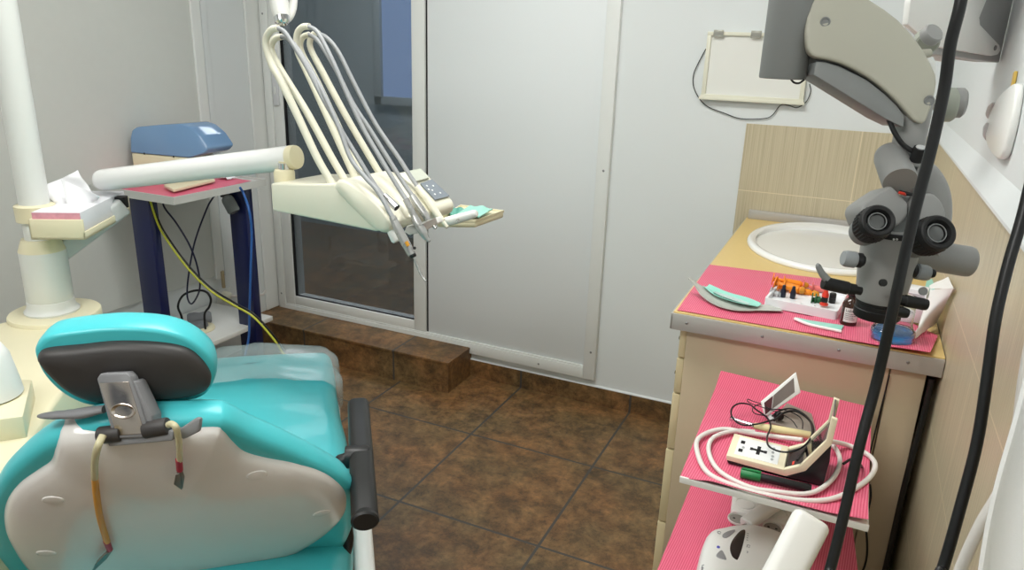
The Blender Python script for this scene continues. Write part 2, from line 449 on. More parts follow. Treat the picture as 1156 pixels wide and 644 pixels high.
# window behind the camera: lights the room
wn = bpy.data.objects.new('window_1', None); COL.objects.link(wn); wn['kind'] = 'structure'; wn.location = (-1.05, YF, WZ0); WM['window_1'] = Matrix.Translation((-1.05, YF, WZ0))
bm = BM(); 
for x0, x1, z0, z1 in ((WX0, WX0 + .06, WZ0, WZ1), (WX1 - .06, WX1, WZ0, WZ1), (WX0, WX1, WZ0, WZ0 + .06), (WX0, WX1, WZ1 - .06, WZ1), (-1.08, -1.02, WZ0, WZ1)):
    box(bm, (x0, YF - .08, z0), (x1, YF - .02, z1), .003)
obj('window_frame', bm, M_pvc, wn)
# ---- ceiling lamps; the third is added to brighten the side room behind the glass
M_lamp = mat('lamp diffuser', (255, 255, 255), .4, emit=(1, .985, .96), estr=5.5)
for i, (x, y, w, l) in enumerate(((-.95, 1.35, 1.2, .6), (-.95, -.45, 1.2, .6), (-2.6, 3.6, 1.0, .6))):
    t = thing('ceiling_lamp', ('long ceiling lamp over the dental chair', 'long ceiling lamp near the window', 'added ceiling lamp that brightens the dim side room behind the dark door')[i], 'lamp', (x, y, ZC - .06))
    bm = BM(); box(bm, (x - w / 2 - .02, y - l / 2 - .02, ZC - .05), (x + w / 2 + .02, y + l / 2 + .02, ZC), .004); obj('housing', bm, M_pvc, t)
    obj('diffuser', box(BM(), (x - w / 2, y - l / 2, ZC - .06), (x + w / 2, y + l / 2, ZC - .0501)), M_lamp, t, smooth=False)
def area(name, loc, rot, sx, sy, power, col=(1, 1, 1)):
    l = bpy.data.lights.new(name, 'AREA'); l.shape = 'RECTANGLE'; l.size = sx; l.size_y = sy; l.energy = power; l.color = col
    o = bpy.data.objects.new(name, l); o.location = loc; o.rotation_euler = rot; COL.objects.link(o); return o
area('ceiling_light', (-.95, 1.35, ZC - .065), (0, 0, 0), 1.2, .6, 26, (.985, 1, .97))
area('ceiling_light', (-.95, -.45, ZC - .065), (0, 0, 0), 1.2, .6, 28, (.985, 1, .97))
area('window_daylight', (-1.05, YF - .2, 1.6), (-PI / 2, 0, 0), 1.4, 1.3, 55, (.92, .96, 1))
area('side_room_fill', (-2.6, 3.6, ZC - .065), (0, 0, 0), 1.0, .6, 60, (.86, .93, 1))  # added fill, out of view, that lightens the room behind the door glass
w = bpy.data.worlds.new('sky'); S.world = w; w.use_nodes = True
bg = w.node_tree.nodes['Background']; sk = w.node_tree.nodes.new('ShaderNodeTexSky'); sk.sky_type = 'HOSEK_WILKIE'
sk.sun_direction = (.3, .6, .5); sk.turbidity = 5
w.node_tree.links.new(sk.outputs[0], bg.inputs[0]); bg.inputs[1].default_value = .8
# ---- camera
cd = bpy.data.cameras.new('camera'); co = bpy.data.objects.new('camera', cd); COL.objects.link(co)
cd.sensor_fit = 'HORIZONTAL'; cd.sensor_width = 36; cd.lens = FPX / 1156 * 36; cd.clip_start = .02
co.matrix_world = Matrix.Translation(CO) @ CR.to_4x4(); S.camera = co
vs = S.view_settings; S.display_settings.display_device = 'sRGB'; vs.view_transform = 'Standard'; vs.look = 'None'; vs.gamma = 1; vs.exposure = -.28; vs.use_curve_mapping = False
# ================================================================== cabinet, worktop, sink
M_cab = mat('beige cabinet laminate', (198, 180, 152), .4, var=.015, vscale=40)
M_front = mat('cream drawer laminate', (216, 201, 162), .4, var=.015)
M_top = mat('yellow worktop laminate', (219, 190, 124), .38, var=.03, vscale=90)
M_edge = mat('pale worktop core', (238, 214, 170), .5)
M_steel = mat('brushed steel', (184, 180, 175), .45, metal=.3, var=.03, vscale=6, stretch=(1, 40, 40))
M_chrome = mat('chrome', (215, 216, 218), .12, metal=1)
M_porc = mat('white glazed porcelain', (240, 241, 240), .08, coat=.5)
cab = thing('washbasin_cabinet', 'beige washbasin cabinet with cream drawers beside the tiled wall', 'cabinet', (-.04, 2.18, 0))
CZ = .845
bm = BM(); ro = [(-.286, 1.637), (.205, 1.637), (.205, 2.748), (-.286, 2.748)]; ri = [(-.270, 1.653), (.189, 1.653), (.189, 2.740), (-.270, 2.740)]
loft(bm, [[(x, y, z) for x, y in r] for r, z in ((ro, .07), (ro, CZ - .0005), (ri, CZ - .0005), (ri, .09))]); obj('body', bm, M_cab, cab, smooth=False)
obj('plinth', box(BM(), (-.25, 1.68, 0), (.19, 2.72, .07)), M_cab, cab, smooth=False)
bm = BM(); box(bm, (-.286, 1.62, .04), (.1365, 1.637, CZ), .0015); obj('end_panel', bm, M_cab, cab)
bm = BM(); box(bm, (.1395, 1.62, .04), (.205, 1.637, CZ), .0015); obj('end_panel', bm, M_cab, cab)
def knob(parent, x, y, z):
    bm = BM(); lathe(bm, [(.003, 0), (.003, .006), (.005, .009), (.0055, .012), (.004, .015), (0, .0155)], (x, y, z), (-1, 0, 0), 16); obj('knob', bm, mat_knob, parent)
mat_knob = mat('dark brass knob', (70, 58, 44), .35, metal=.8)
zs = [.842, .764, .672, .521, .312, .08]
for k in range(5):
    t = .016 + .0012 * k
    d = obj('drawer', box(BM(), (-.2865 - t, 1.624, zs[k + 1] + .002), (-.2865, 2.08, zs[k] - .002), .002), M_front, cab)
    knob(d, -.2865 - t, 1.70, zs[k + 1] + .02 if k < 4 else .25)
for y0, y1 in ((2.084, 2.412), (2.416, 2.744)):
    d = obj('door', box(BM(), (-.3025, y0, .08), (-.2865, y1, .842), .002), M_front, cab); knob(d, -.3025, y0 + .04, .6)
# worktop with a hole for the basin
SCX, SCY, SA, SB = -.03, 2.425, .238, .315
def ell(a, b, n=64, cx=SCX, cy=SCY): return [(cx + a * math.cos(2 * PI * k / n), cy + b * math.sin(2 * PI * k / n)) for k in range(n)]
wt = thing('worktop', 'yellow worktop with grey metal edging around the white basin', 'worktop', (-.04, 2.18, CZ))
b2 = BM(); N = 64; X0, X1, Y0, Y1 = -.318, .228, 1.602, 2.747
def to_rect(ang):
    c, s = math.cos(ang), math.sin(ang); k = min((X1 - SCX if c > 0 else SCX - X0) / max(abs(c), 1e-9), (Y1 - SCY if s > 0 else SCY - Y0) / max(abs(s), 1e-9))
    return (SCX + c * k, SCY + s * k)
angs = sorted([2 * PI * k / N for k in range(N)] + [math.atan2(y - SCY, x - SCX) % (2 * PI) for x in (X0, X1) for y in (Y0, Y1)])
inn = [(SCX + .94 * SA * math.cos(a), SCY + .94 * SB * math.sin(a)) for a in angs]; out = [to_rect(a) for a in angs]
loft(b2, [[(p[0], p[1], z) for p in q] for q, z in ((inn, CZ), (out, CZ), (out, .883), (inn, .883), (inn, CZ))], cap=False)
bmesh.ops.remove_doubles(b2, verts=b2.verts[:], dist=1e-6)
obj('board', b2, M_top, wt, smooth=False)
bm = BM(); box(bm, (-.321, 1.597, .842), (.2285, 1.602, .8805), .0008); st = obj('edge_strip', bm, M_steel, wt)
for x in (-.285, -.12, .035, .165): obj('screw', screw(BM(), (x, 1.597, .862), (0, -1, 0), .0035), M_screw, st)
obj('edge_strip', box(BM(), (-.3225, 1.597, .843), (-.318, 2.747, .880), .0008), M_steel, wt)
obj('back_strip', box(BM(), (-.312, 2.728, .883), (.228, 2.748, .914), .0015), M_steel, wt)
# basin
bs = thing('washbasin', 'white oval ceramic washbasin set into the yellow worktop', 'sink', (SCX, SCY, .883))
prof = [(1.0, .8835), (1.005, .889), (.99, .896), (.965, .899), (.93, .898), (.90, .893), (.875, .884), (.85, .868), (.80, .835), (.70, .79), (.55, .755), (.3, .742), (.09, .740)]
secs = [[(SCX + (-.012 if f < .9 else 0) + SA * f * math.cos(2 * PI * k / 72), SCY + (-.02 if f < .9 else 0) + SB * (f if f > .9 else f - .03 * (f > .2)) * math.sin(2 * PI * k / 72), z) for k in range(72)] for f, z in prof]
under = [(.09, .728), (.3, .730), (.55, .742), (.72, .78), (.83, .83), (.9, .868), (.93, .8825)]
secs = [[(SCX + SA * f * math.cos(2 * PI * k / 72), SCY + SB * f * math.sin(2 * PI * k / 72), z) for k in range(72)] for f, z in under[::-1]] + secs
bm = BM(); loft(bm, secs, cap=True); obj('bowl', bm, M_porc, bs, angle=60)
bm = BM(); lathe(bm, [(.024, 0), (.024, .003), (.018, .004), (.012, .002), (0, .002)], (SCX - .012, SCY - .02, .7405)); obj('drain', bm, M_chrome, bs)
tp = thing('basin_tap', 'small chrome tap at the back rim of the basin', 'tap', (.085, 2.70, .895))
bm = BM(); lathe(bm, [(.022, 0), (.022, .006), (.015, .01), (.014, .05), (.010, .058), (0, .06)], (.085, 2.70, .896)); obj('body', bm, M_chrome, tp)
bm = BM(); smooth_tube(bm, [(.085, 2.70, .935), (.075, 2.65, .955), (.06, 2.59, .95), (.055, 2.575, .935)], .008, 6); obj('spout', bm, M_chrome, tp)
bm = BM(); c = at(975, 261, Y=2.70); tube(bm, [(.085, 2.70, .93), c], .004); lathe(bm, [(0, -.012), (.008, -.010), (.012, 0), (.008, .010), (0, .012)], c); obj('lever', bm, M_chrome, tp)

# ------------------------------------------------------------------ pink paper
def pink_mat(name, ang, scale=1, axis=0):
    """ribbed pink paper; the ribs are bumps and a slight print"""
    m = bpy.data.materials.new(name); m.use_nodes = True; nt = m.node_tree; b = nt.nodes['Principled BSDF']
    g = nt.nodes.new('ShaderNodeNewGeometry'); mp = nt.nodes.new('ShaderNodeMapping'); mp.inputs['Rotation'].default_value = (0, 0, ang); nt.links.new(g.outputs['Position'], mp.inputs['Vector'])
    w = nt.nodes.new('ShaderNodeTexWave'); w.wave_type = 'BANDS'; w.bands_direction = 'X'; w.inputs['Scale'].default_value = 2 * PI / (20 * .0044 * scale); w.inputs['Distortion'].default_value = .25; w.inputs['Detail'].default_value = 2
    nt.links.new(mp.outputs[0], w.inputs['Vector'])
    n = nt.nodes.new('ShaderNodeTexNoise'); n.inputs['Scale'].default_value = 25; nt.links.new(g.outputs['Position'], n.inputs['Vector'])
    c = ramp(nt, w.outputs['Fac'], [(.2, (208, 78, 108)), (.7, (226, 102, 130)), (.97, (234, 128, 152))])
    c2 = mix(nt, math_node(nt, 'MULTIPLY', n.outputs['Fac'], .35), c, (.72, .11, .22, 1))
    nt.links.new(c2, b.inputs['Base Color']); b.inputs['Roughness'].default_value = .42
    bp = nt.nodes.new('ShaderNodeBump'); bp.inputs['Strength'].default_value = .35; bp.inputs['Distance'].default_value = .0012
    n3 = nt.nodes.new('ShaderNodeTexNoise'); n3.inputs['Scale'].default_value = 9; n3.inputs['Detail'].default_value = 3; nt.links.new(g.outputs['Position'], n3.inputs['Vector'])
    h = math_node(nt, 'ADD', w.outputs['Fac'], math_node(nt, 'MULTIPLY', n3.outputs['Fac'], 4)); nt.links.new(h, bp.inputs['Height']); nt.links.new(bp.outputs['Normal'], b.inputs['Normal'])
    return m
M_pink = pink_mat('ribbed pink paper', .0)
M_pink2 = pink_mat('ribbed pink paper turned', .05, 1.0)
ZM = .8836
def wrinkle(x, y, k): return .0008 * (noise.noise(V((x * 14, y * 14, k))) + .5 * noise.noise(V((x * 37, y * 37, k))) + 1)
def sheet(c, nu, nv, z, k, amp=1, thick=.0009, fz=None):
    """paper sheet through four corner points (a b c d anticlockwise), wrinkled"""
    a, b_, c_, d_ = [V((p[0], p[1])) for p in c]
    def fn(u, v):
        p = a.lerp(b_, u).lerp(d_.lerp(c_, u), v)
        return (p.x, p.y, z + .001 + amp * wrinkle(p.x, p.y, k) + (fz(u, v) if fz else 0))
    return grid_sheet(BM(), fn, nu, nv, thick)
tag(obj('paper_mat', sheet([(-.312, 1.611), (.02, 1.607), (.02, 2.06), (-.318, 2.035)], 40, 44, ZM, 1), M_pink), 'ribbed pink paper sheet at the left front of the worktop under the white tray', 'paper')
tag(obj('paper_mat', sheet([(-.03, 1.606), (.198, 1.585), (.222, 1.72), (-.02, 2.05)], 40, 40, ZM + .0022, 2, 1, .0009, lambda u, v: .012 * max(0, u - .35) * (1 - v) + .004 * max(0, u - .6)), M_pink), 'ribbed pink paper sheet at the right front of the worktop under the blue jar', 'paper')
# white card slipping out below the right sheet
pc = [at(1045, 398, z=.886), at(1066, 392, z=.886), at(1069, 384, z=.886), at(1040, 386, z=.886)]

# ------------------------------------------------------------------ white tray of syringes
ZT = .8875
M_wpl = mat('white plastic', (236, 237, 240), .3, var=.01)
M_orange = mat('orange plastic', (240, 140, 26), .32)
M_orange2 = mat('amber plastic', (214, 142, 40), .3)
M_black = mat('black plastic', (22, 22, 24), .4)
M_bluek = mat('blue black cap plastic', (26, 30, 48), .35)
M_red = mat('red plastic', (214, 58, 40), .32)
M_green = mat('green plastic', (30, 90, 52), .35)
M_rosy = mat('rose paste in clear barrel', (226, 120, 116), .25)
M_clear = mat('clear grey plastic', (214, 218, 220), .2, trans=.55)
A, B_, C_ = at(862, 346, z=ZT), at(944, 362, z=ZT), at(871, 323, z=ZT)
ux = (B_ - A).normalized(); uy = V((-ux.y, ux.x, 0)); LX = (B_ - A).length; LY = (C_ - A).dot(uy)
TR = basis(A, ux, uy)
tr = thing('syringe_tray', 'low white plastic tray of small vials and syringes on pink paper', 'tray', A)
bm = BM(); H = .021
poly = rrect(LX, LY, .006, 4, LX / 2, LY / 2); inn = rrect(LX - .010, LY - .010, .004, 4, LX / 2, LY / 2); fl = rrect(LX - .014, LY - .014, .003, 4, LX / 2, LY / 2)
loft(bm, [[(p[0], p[1], 0) for p in poly], [(p[0], p[1], H - .001) for p in poly], [(p[0] * .998 + .0001, p[1] * .998, H) for p in poly], [(p[0], p[1], H) for p in inn], [(p[0], p[1], .009) for p in fl]])
bm.transform(TR); obj('tray_body', bm, M_wpl, tr)
for x0, x1, y0, y1 in ((.0455, .075, .005, .045), (LX * .62, LX * .66, .02, .05)):
    bm = BM(); box(bm, (x0, y0, .009), (x1, y1, .014), .002); bm.transform(TR); obj('divider', bm, M_wpl, tr)
def dp(x, y, z=.010): return TR @ V((x, y, z))
def tl(px, py, z): 
    p = TR.inverted() @ at(px, py, z=ZT + z); return p.x, p.y
def syringe(a, b, label, m1, m2, r=.0052, group=None):
    """a disposable paste syringe lying from thumb flange a to tip b"""
    a, b = V(a), V(b); d = (b - a).normalized(); L = (b - a).length; r *= 1.6
    t = thing('syringe', label, 'syringe', a, 0, group)
    bm = BM(); lathe(bm, [(0, 0), (r * 1.9, 0), (r * 1.9, .0025), (r * .6, .003), (r * .6, L * .3)], a, d, 16); obj('plunger', bm, m1, t)
    bm = BM(); lathe(bm, [(r * 1.7, L * .3), (r * 1.7, L * .3 + .0025), (r, L * .3 + .003), (r, L * .78), (r * .7, L * .8), (r * .7, L * .84)], a, d, 16); obj('barrel', bm, m1, t)
    bm = BM(); lathe(bm, [(r * .95, L * .84), (r * 1.05, L * .86), (r * .8, L * .97), (r * .4, L), (0, L)], a, d, 16); obj('cap', bm, m2, t)
    return t
Q = lambda px, py, z: at(px, py, z=ZT + z)
syringe(Q(872, 315, .028), Q(913, 323, .022), 'orange syringe on the left of the white tray, hindmost of three', M_orange, M_orange2)
syringe(Q(875, 319.5, .027), Q(909, 329, .020), 'orange syringe lying across the middle of three in white tray', M_orange, M_orange2, .0058)
syringe(Q(878, 324, .017), Q(925, 333, .013), 'lower orange syringe half under the two others in white tray', M_orange, M_orange2, .0052)
syringe(Q(906, 322, .022), Q(940, 330, .014), 'syringe with rose pink barrel at the back of the white tray', M_rosy, M_wpl, .0046)
syringe(Q(870, 331, .014), Q(882, 333.5, .014), 'short clear syringe at the left end of the white tray', M_clear, M_clear, .005)
def vial(px, py, label, m1, m2, h=.03, r=.0065):
    p = at(px, py, z=ZT + .0095)
    t = thing('vial', label, 'vial', p)
    bm = BM(); lathe(bm, [(r * .9, 0), (r, .001), (r, h * .45), (r * .9, h * .5)], p, (0, 0, 1), 18); obj('bottle', bm, m1, t)
    bm = BM(); lathe(bm, [(r * .98, h * .5), (r * .95, h * .53), (r * .62, h * .75), (r * .55, h * .97), (r * .4, h), (0, h)], p, (0, 0, 1), 18); obj('cap', bm, m2, t)
vial(883.5, 335.5, 'blue black dropper vial standing left in the white tray', M_bluek, M_bluek)
vial(894.5, 337.0, 'blue black dropper vial standing second from left in the white tray', M_bluek, M_bluek)
p = at(930, 344.5, z=ZT + .0145)
t = thing('vial', 'red and black dropper vial at the right of white tray', 'vial', p)
bm = BM(); lathe(bm, [(.0095, 0), (.0095, .004), (.006, .006), (.006, .008)], p); obj('base', bm, M_red, t, label='red base flange')
bm = BM(); lathe(bm, [(.0075, .008), (.0075, .019), (.006, .02)], p); obj('bottle', bm, M_black, t)
bm = BM(); lathe(bm, [(.0078, .020), (.0075, .027), (.005, .031), (.0045, .036), (0, .037)], p); obj('cap', bm, M_red, t, label='red cap')
syringe(Q(916, 338, .014), Q(929, 340, .014), 'short green capped vial lying beside the red vial', M_green, M_black, .0055)
p = at(939, 342, z=ZT + .0095); t = thing('vial', 'black vial standing at right end of the white tray', 'vial', p)
bm = BM(); lathe(bm, [(.0075, 0), (.0078, .002), (.0078, .012)], p); obj('bottle', bm, M_black, t)
bm = BM(); lathe(bm, [(.0072, .012), (.0078, .014), (.0075, .022), (.006, .024), (0, .024)], p); obj('cap', bm, M_black, t)

# ------------------------------------------------------------------ bottle, jar, pouches
M_amber = mat('amber glass', (52, 26, 12), .08, coat=.4)
M_label = mat('white paper label', (226, 224, 222), .6)
M_ink = mat('black print', (25, 25, 28), .6)
p = at(957, 366, z=ZT); p.z = ZT - .0005
bt = thing('medicine_bottle', 'small brown glass bottle with white label beside the white tray', 'bottle', p)
R = .0175
bm = BM(); lathe(bm, [(0, 0), (R * .9, 0), (R, .002), (R, .047), (R * .9, .054), (R * .5, .060), (R * .45, .068), (R * .5, .069)], p, (0, 0, 1), 28); obj('bottle_body', bm, M_amber, bt)
bm = BM(); lathe(bm, [(R * .55, .066), (R * .6, .068), (R * .6, .082), (R * .5, .084), (0, .084)], p, (0, 0, 1), 24); obj('cap', bm, M_black, bt)
a0 = math.atan2(-p.y, -p.x) + .25
b2 = BM(); rows = []
for z in (.010, .042): rows.append([p + V(((R + .0004) * math.cos(a0 - .9 + 1.8 * k / 14), (R + .0004) * math.sin(a0 - .9 + 1.8 * k / 14), z)) for k in range(15)])
def strip(bm, r0, r1, t=.0003, c=None):
    """thin closed slab between two rows of points, thickened away from c"""
    n = len(r0); A_ = [[bm.verts.new(q) for q in r] for r in (r0, r1)]
    Bq = [[bm.verts.new(V(q) - (V((q[0] - c[0], q[1] - c[1], 0)).normalized() * t)) for q in r] for r in (r0, r1)]
    for k in range(n - 1):
        bm.faces.new((A_[0][k], A_[0][k + 1], A_[1][k + 1], A_[1][k])); bm.faces.new((Bq[0][k], Bq[1][k], Bq[1][k + 1], Bq[0][k + 1]))
        bm.faces.new((A_[0][k], Bq[0][k], Bq[0][k + 1], A_[0][k + 1])); bm.faces.new((A_[1][k], A_[1][k + 1], Bq[1][k + 1], Bq[1][k]))
    for k in (0, n - 1): bm.faces.new((A_[0][k], A_[1][k], Bq[1][k], Bq[0][k]))
    return bm
lb = obj('label', strip(b2, rows[0], rows[1], .0003, p), M_label, bt)
def on_cyl(bm, c, r, ang0):
    for v in bm.verts:
        x, y, z = v.co; a = ang0 + x / r
        v.co = V((c[0] + (r + z) * math.cos(a), c[1] + (r + z) * math.sin(a), c[2] + y))
    return bm
bm = text('Lidoc', .0085, Matrix.Identity(4), M_ink, None, None, .0001, 'LEFT'); on_cyl(bm, p + V((0, 0, .036)), R + .0006, a0 - .75); obj('print', bm, M_ink, lb, smooth=False)
bm = BM()
for k, w in enumerate((.02, .024, .018, .022)):
    b3 = BM(); 
    for q in range(8): box(b3, (w * q / 8, -.0006, 0), (w * (q + .75) / 8, .0006, .0002))
    on_cyl(b3, p + V((0, 0, .029 - .004 * k)), R + .0006, a0 - .75); merge(bm, b3)
obj('print', bm, M_ink, lb, smooth=False)
# jar with blue liquid
M_gl = mat('clear glass', (245, 250, 250), .02, trans=1, ior=1.45, spec=.5)
M_blue = mat('blue disinfectant', (50, 170, 245), .05, trans=.8, ior=1.33)
p = at(1006, 384, z=.888); p.z = .8885 
jr = thing('glass_jar', 'clear glass jar with blue liquid at the front of the worktop', 'jar', p)
R = .042
bm = BM(); lathe(bm, [(0, 0), (R * .92, 0), (R, .004), (R * 1.02, .012), (R, .024), (R * .86, .030), (R * .80, .04), (R * .80, .092), (R * .84, .094), (R * .84, .096), (R * .76, .096), (R * .76, .04), (R * .80, .031), (R * .94, .0235), (R * .955, .012), (R * .93, .005), (0, .004)], p, (0, 0, 1), 40); obj('jar_glass', bm, M_gl, jr)
bm = BM(); lathe(bm, [(0, .0042), (R * .925, .0052), (R * .95, .012), (R * .935, .0230), (0, .0230)], p, (0, 0, 1), 40); obj('liquid', bm, M_blue, jr, label='blue liquid')
bm = BM(); lathe(bm, [(.004, .006), (.004, .075), (.0055, .076), (.0055, .085), (0, .086)], p + V((-.008, .004, 0)), (.06, .05, 1), 12); obj('applicator', bm, M_wpl, jr)
# paper bag leaning on the wall behind the jar
M_bag = mat('white paper bag', (244, 242, 238), .55, var=.02, vscale=30, bump=.3, bscale=40)
pb = [at(1032, 383.5, z=.893), at(1057.5, 365, z=.895), at(1076, 326, X=.222), at(1069, 322, X=.218), at(1050, 327, X=.200), at(1044, 347, X=.165)]
bg_ = BM(); q0, q1, q2, q3 = pb[0], pb[1], pb[2], pb[4]
def bagf(u, v):
    l = q0.lerp(q1, u).lerp(q3.lerp(q2, u), v); 
    return l + V((-.006 * math.sin(PI * u) * math.sin(PI * min(v * 1.1, 1)), -.010 * math.sin(PI * u) * math.sin(PI * v), .002 * noise.noise(l * 40)))
grid_sheet(bg_, bagf, 12, 14, .006)
bgt = thing('paper_bag', 'white paper sterilization bag standing against the side wall behind the blue jar', 'bag', (q0 + q1) / 2)
obj('bag_front', bg_, M_bag, bgt)
bm = BM(); grid_sheet(bm, lambda u, v: q3.lerp(q2, u) + V((.0, 0, .001)) + (at(1070, 313, X=.224) - q2) * v * (.3 + .7 * u) + V((0, .003 * math.sin(6 * u), 0)), 8, 4, .0008); obj('bag_flap', bm, M_bag, bgt)
M_mint = mat('mint green film', (150, 214, 198), .3, var=.06, vscale=40, bump=.3, bscale=60)
M_mint2 = mat('pale clear film', (206, 208, 200), .22, trans=.25, var=.04)
a, b_ = at(1040, 352, z=.905), at(1055, 342, z=.905)
gp = thing('green_pouch', 'green film pouch tucked behind the white paper bag', 'pouch', (a + b_) / 2 - V((0, 0, .02)))
c, d_ = at(1062, 308, d=1.90), at(1046, 318, d=1.90)
bm = BM(); grid_sheet(bm, lambda u, v: (a.lerp(b_, u).lerp(d_.lerp(c, u), v)) + V((0, .004 * math.sin(9 * u + 2 * v) * v + .03 * (1 - v), 0)), 12, 10, .0015); obj('pouch_film', bm, M_mint, gp)
# white carton behind jar
a, b_ = at(1016, 366, z=.889), at(1040, 371, z=.889); ux = (b_ - a).normalized()
wc = thing('small_carton', 'small white carton behind the blue jar on the worktop', 'carton', a)
bm = BM(); L = (b_ - a).length; box(bm, (0, 0, 0), (L, .045, .075), .0012); bm.transform(basis(a + V((0, .03, 0)), ux, (-ux.y, ux.x, 0))); obj('carton_box', bm, M_wpl, wc)
bm = BM(); box(bm, (.001, -.0002, .05), (L - .001, .0005, .0515)); box(bm, (.003, -.0002, .056), (L - .003, .0006, .066)); bm.transform(basis(a + V((0, .03, 0)), ux, (-ux.y, ux.x, 0))); obj('carton_print', bm, mat('grey print', (190, 190, 196), .5), wc, smooth=False)

# long clear pouch curling up off the front corner of the paper
def curve_sheet(name, label, cat, mid, wid, M, thick=.0012, n=28, roll=.0):
    P_ = catmull(mid, n // (len(mid) - 1)); W_ = catmull([V((w, 0, 0)) for w in wid], n // (len(wid) - 1))
    m = len(P_) - 1; mw = len(W_) - 1
    def fn(u, v):
        i = u * m; k = min(int(i), m - 1); q = P_[k].lerp(P_[k + 1], i - k); j = u * mw; kk = min(int(j), mw - 1); w = W_[kk].lerp(W_[kk + 1], j - kk).x
        t = (P_[k + 1] - P_[k]); s = V((-t.y, t.x, 0)).normalized()
        return q + s * w * (v - .5) + V((0, 0, roll * (2 * v - 1) ** 2 + .0005 * noise.noise(V((q.x * 60, q.y * 60, v * 3)))))
    return grid_sheet(BM(), fn, n, 8, thick)
z0 = .8895
mid = [at(778, 315, z=.925), at(796, 331, z=.898), at(823, 346, z=z0), at(855, 348, z=z0 + .001), at(882, 350, z=z0)]
pt = thing('instrument_pouch', 'long clear and mint instrument pouch curling up at the left corner of the worktop', 'pouch', mid[2])
obj('film', curve_sheet('', '', '', mid, [.008, .04, .056, .046, .030], None, .0012, 28, .003), M_mint2, pt, label='clear film')
mid2 = [at(797, 324, z=.906), at(815, 334, z=.897), at(838, 341, z=z0 + .006), at(856, 346, z=z0 + .006)]
obj('paper_back', curve_sheet('', '', '', mid2, [.022, .046, .050, .026], None, .0014, 24, .005), M_mint, pt, label='mint green paper')
mid3 = [at(806, 331, z=.902), at(822, 337, z=z0 + .010), at(846, 345, z=z0 + .008)]
obj('fold', curve_sheet('', '', '', mid3, [.004, .018, .008], None, .0012, 18, .004), mat('grey mint shade', (168, 190, 184), .4), pt, label='grey inner fold')
mid = [at(897, 359, z=z0), at(915, 363.5, z=z0), at(951, 370, z=z0 + .002)]
pt = thing('instrument_pouch', 'small mint striped pouch lying in front of the white tray', 'pouch', mid[1])
obj('film', curve_sheet('', '', '', mid, [.010, .020, .034], None, .0028, 20, .0), M_mint, pt)
bm = BM(); smooth_tube(bm, [at(897, 360, z=z0 + .001), at(915, 367, z=z0 + .002), at(950, 374.5, z=z0 + .003)], .0032, 8); obj('sealed_edge', bm, M_bag, pt)
# ================================================================== trolley in front of the cabinet
M_trol = mat('white enamelled sheet', (232, 231, 226), .3, var=.01)
M_greyp = mat('grey plastic', (128, 128, 126), .45)
M_lgrey = mat('light grey plastic', (196, 197, 196), .4)
TZ, BZ = .75, .50
tx0, tx1, ty0, ty1 = -.205, .112, 1.13, 1.585
tro = thing('equipment_trolley', 'white two shelf trolley in front of the cabinet end panel', 'trolley', ((tx0 + tx1) / 2, (ty0 + ty1) / 2, 0))
for z, x0, x1, y0, y1 in ((TZ, -.185, tx1, 1.135, 1.585), (BZ, -.215, tx1, 1.02, 1.55)):
    bm = BM(); slab(bm, rrect(x1 - x0, y1 - y0, .012, 4, (x0 + x1) / 2, (y0 + y1) / 2), z - .007, z, .002)
    o = obj('shelf', bm, M_trol, tro)
    bm = BM(); prism(bm, [(x0, y0 - .003, z - .007), (x0, y0 + .002, z - .007), (x0, y0 + .002, z), (x0, y0 + .001, z + .005), (x0, y0 - .003, z + .005)], (x1 - x0, 0, 0), .001); obj('front_lip', bm, M_trol, o)
def rtube(bm, a, b, w, h, up, r=.008):
    a, b = V(a), V(b); F = frame_of(b - a, up); L = (b - a).length
    b2 = BM(); slab(b2, rrect(w, h, r, 5), 0, L, r * .6); b2.transform(Matrix.Translation(a) @ F.to_4x4()); return merge(bm, b2)
for x, y in ((-.17, 1.57), (.11, 1.57)):
    bm = BM(); cyl(bm, (x, y, .03), (x, y, TZ - .01), .011, sides=16); pst = obj('post', bm, M_trol, tro)
    bm = BM(); lathe(bm, [(0, -.008), (.028, -.008), (.03, -.005), (.03, .005), (.028, .008), (0, .008)], (x, y, .031), (1, 0, 0), 20); obj('castor', bm, M_black, pst)
# slanting front handle post
t_, b_ = at(918, 584, d=1.06), at(858, 700, d=1.02)
ax = (t_ - b_).normalized()
F = Matrix((V((.9, .42, 0)), V((-.42, .9, 0)), V((0, 0, 1)))).transposed()
bm = BM(); rtube(bm, b_ + (b_ - t_) * 1.2, t_ , .054, .030, V((.1, -.95, .3)), .016); obj('front_post', bm, M_trol, tro)
bm = BM(); p0 = b_ + (b_ - t_) * 1.2; rtube(bm, p0 + V((.0, .0, -.02)), (p0.x + .03, ty0, BZ - .02), .04, .02, V((0, 0, 1)), .008); obj('post_bracket', bm, M_trol, tro)

# pink sheets on both shelves
cs = [at(767, 541, z=TZ), at(978, 598, z=TZ), at(984, 461, z=TZ), at(813, 425, z=TZ)]
bm = sheet(cs, 44, 44, TZ, 5, 1.2, .001, lambda u, v: .010 * max(0, .12 - v) / .12 * (u > .0) * min(1, u * 6) + .012 * max(0, u - .8) / .2 * (1 - v) * .6 + .012 * max(0, v - .85) / .15 * (1 - u))
tag(obj('paper_mat', bm, M_pink2), 'ribbed pink paper sheet on the upper trolley shelf under the cream device', 'paper')
cs = [at(736, 660, z=BZ), at(975, 700, z=BZ), (.12, 1.52), at(783, 541, z=BZ)]
bm = sheet(cs, 44, 44, BZ, 9, 2.2, .001)
tag(obj('paper_mat', bm, M_pink2), 'ribbed pink paper sheet on the lower trolley shelf under the power strip', 'paper')

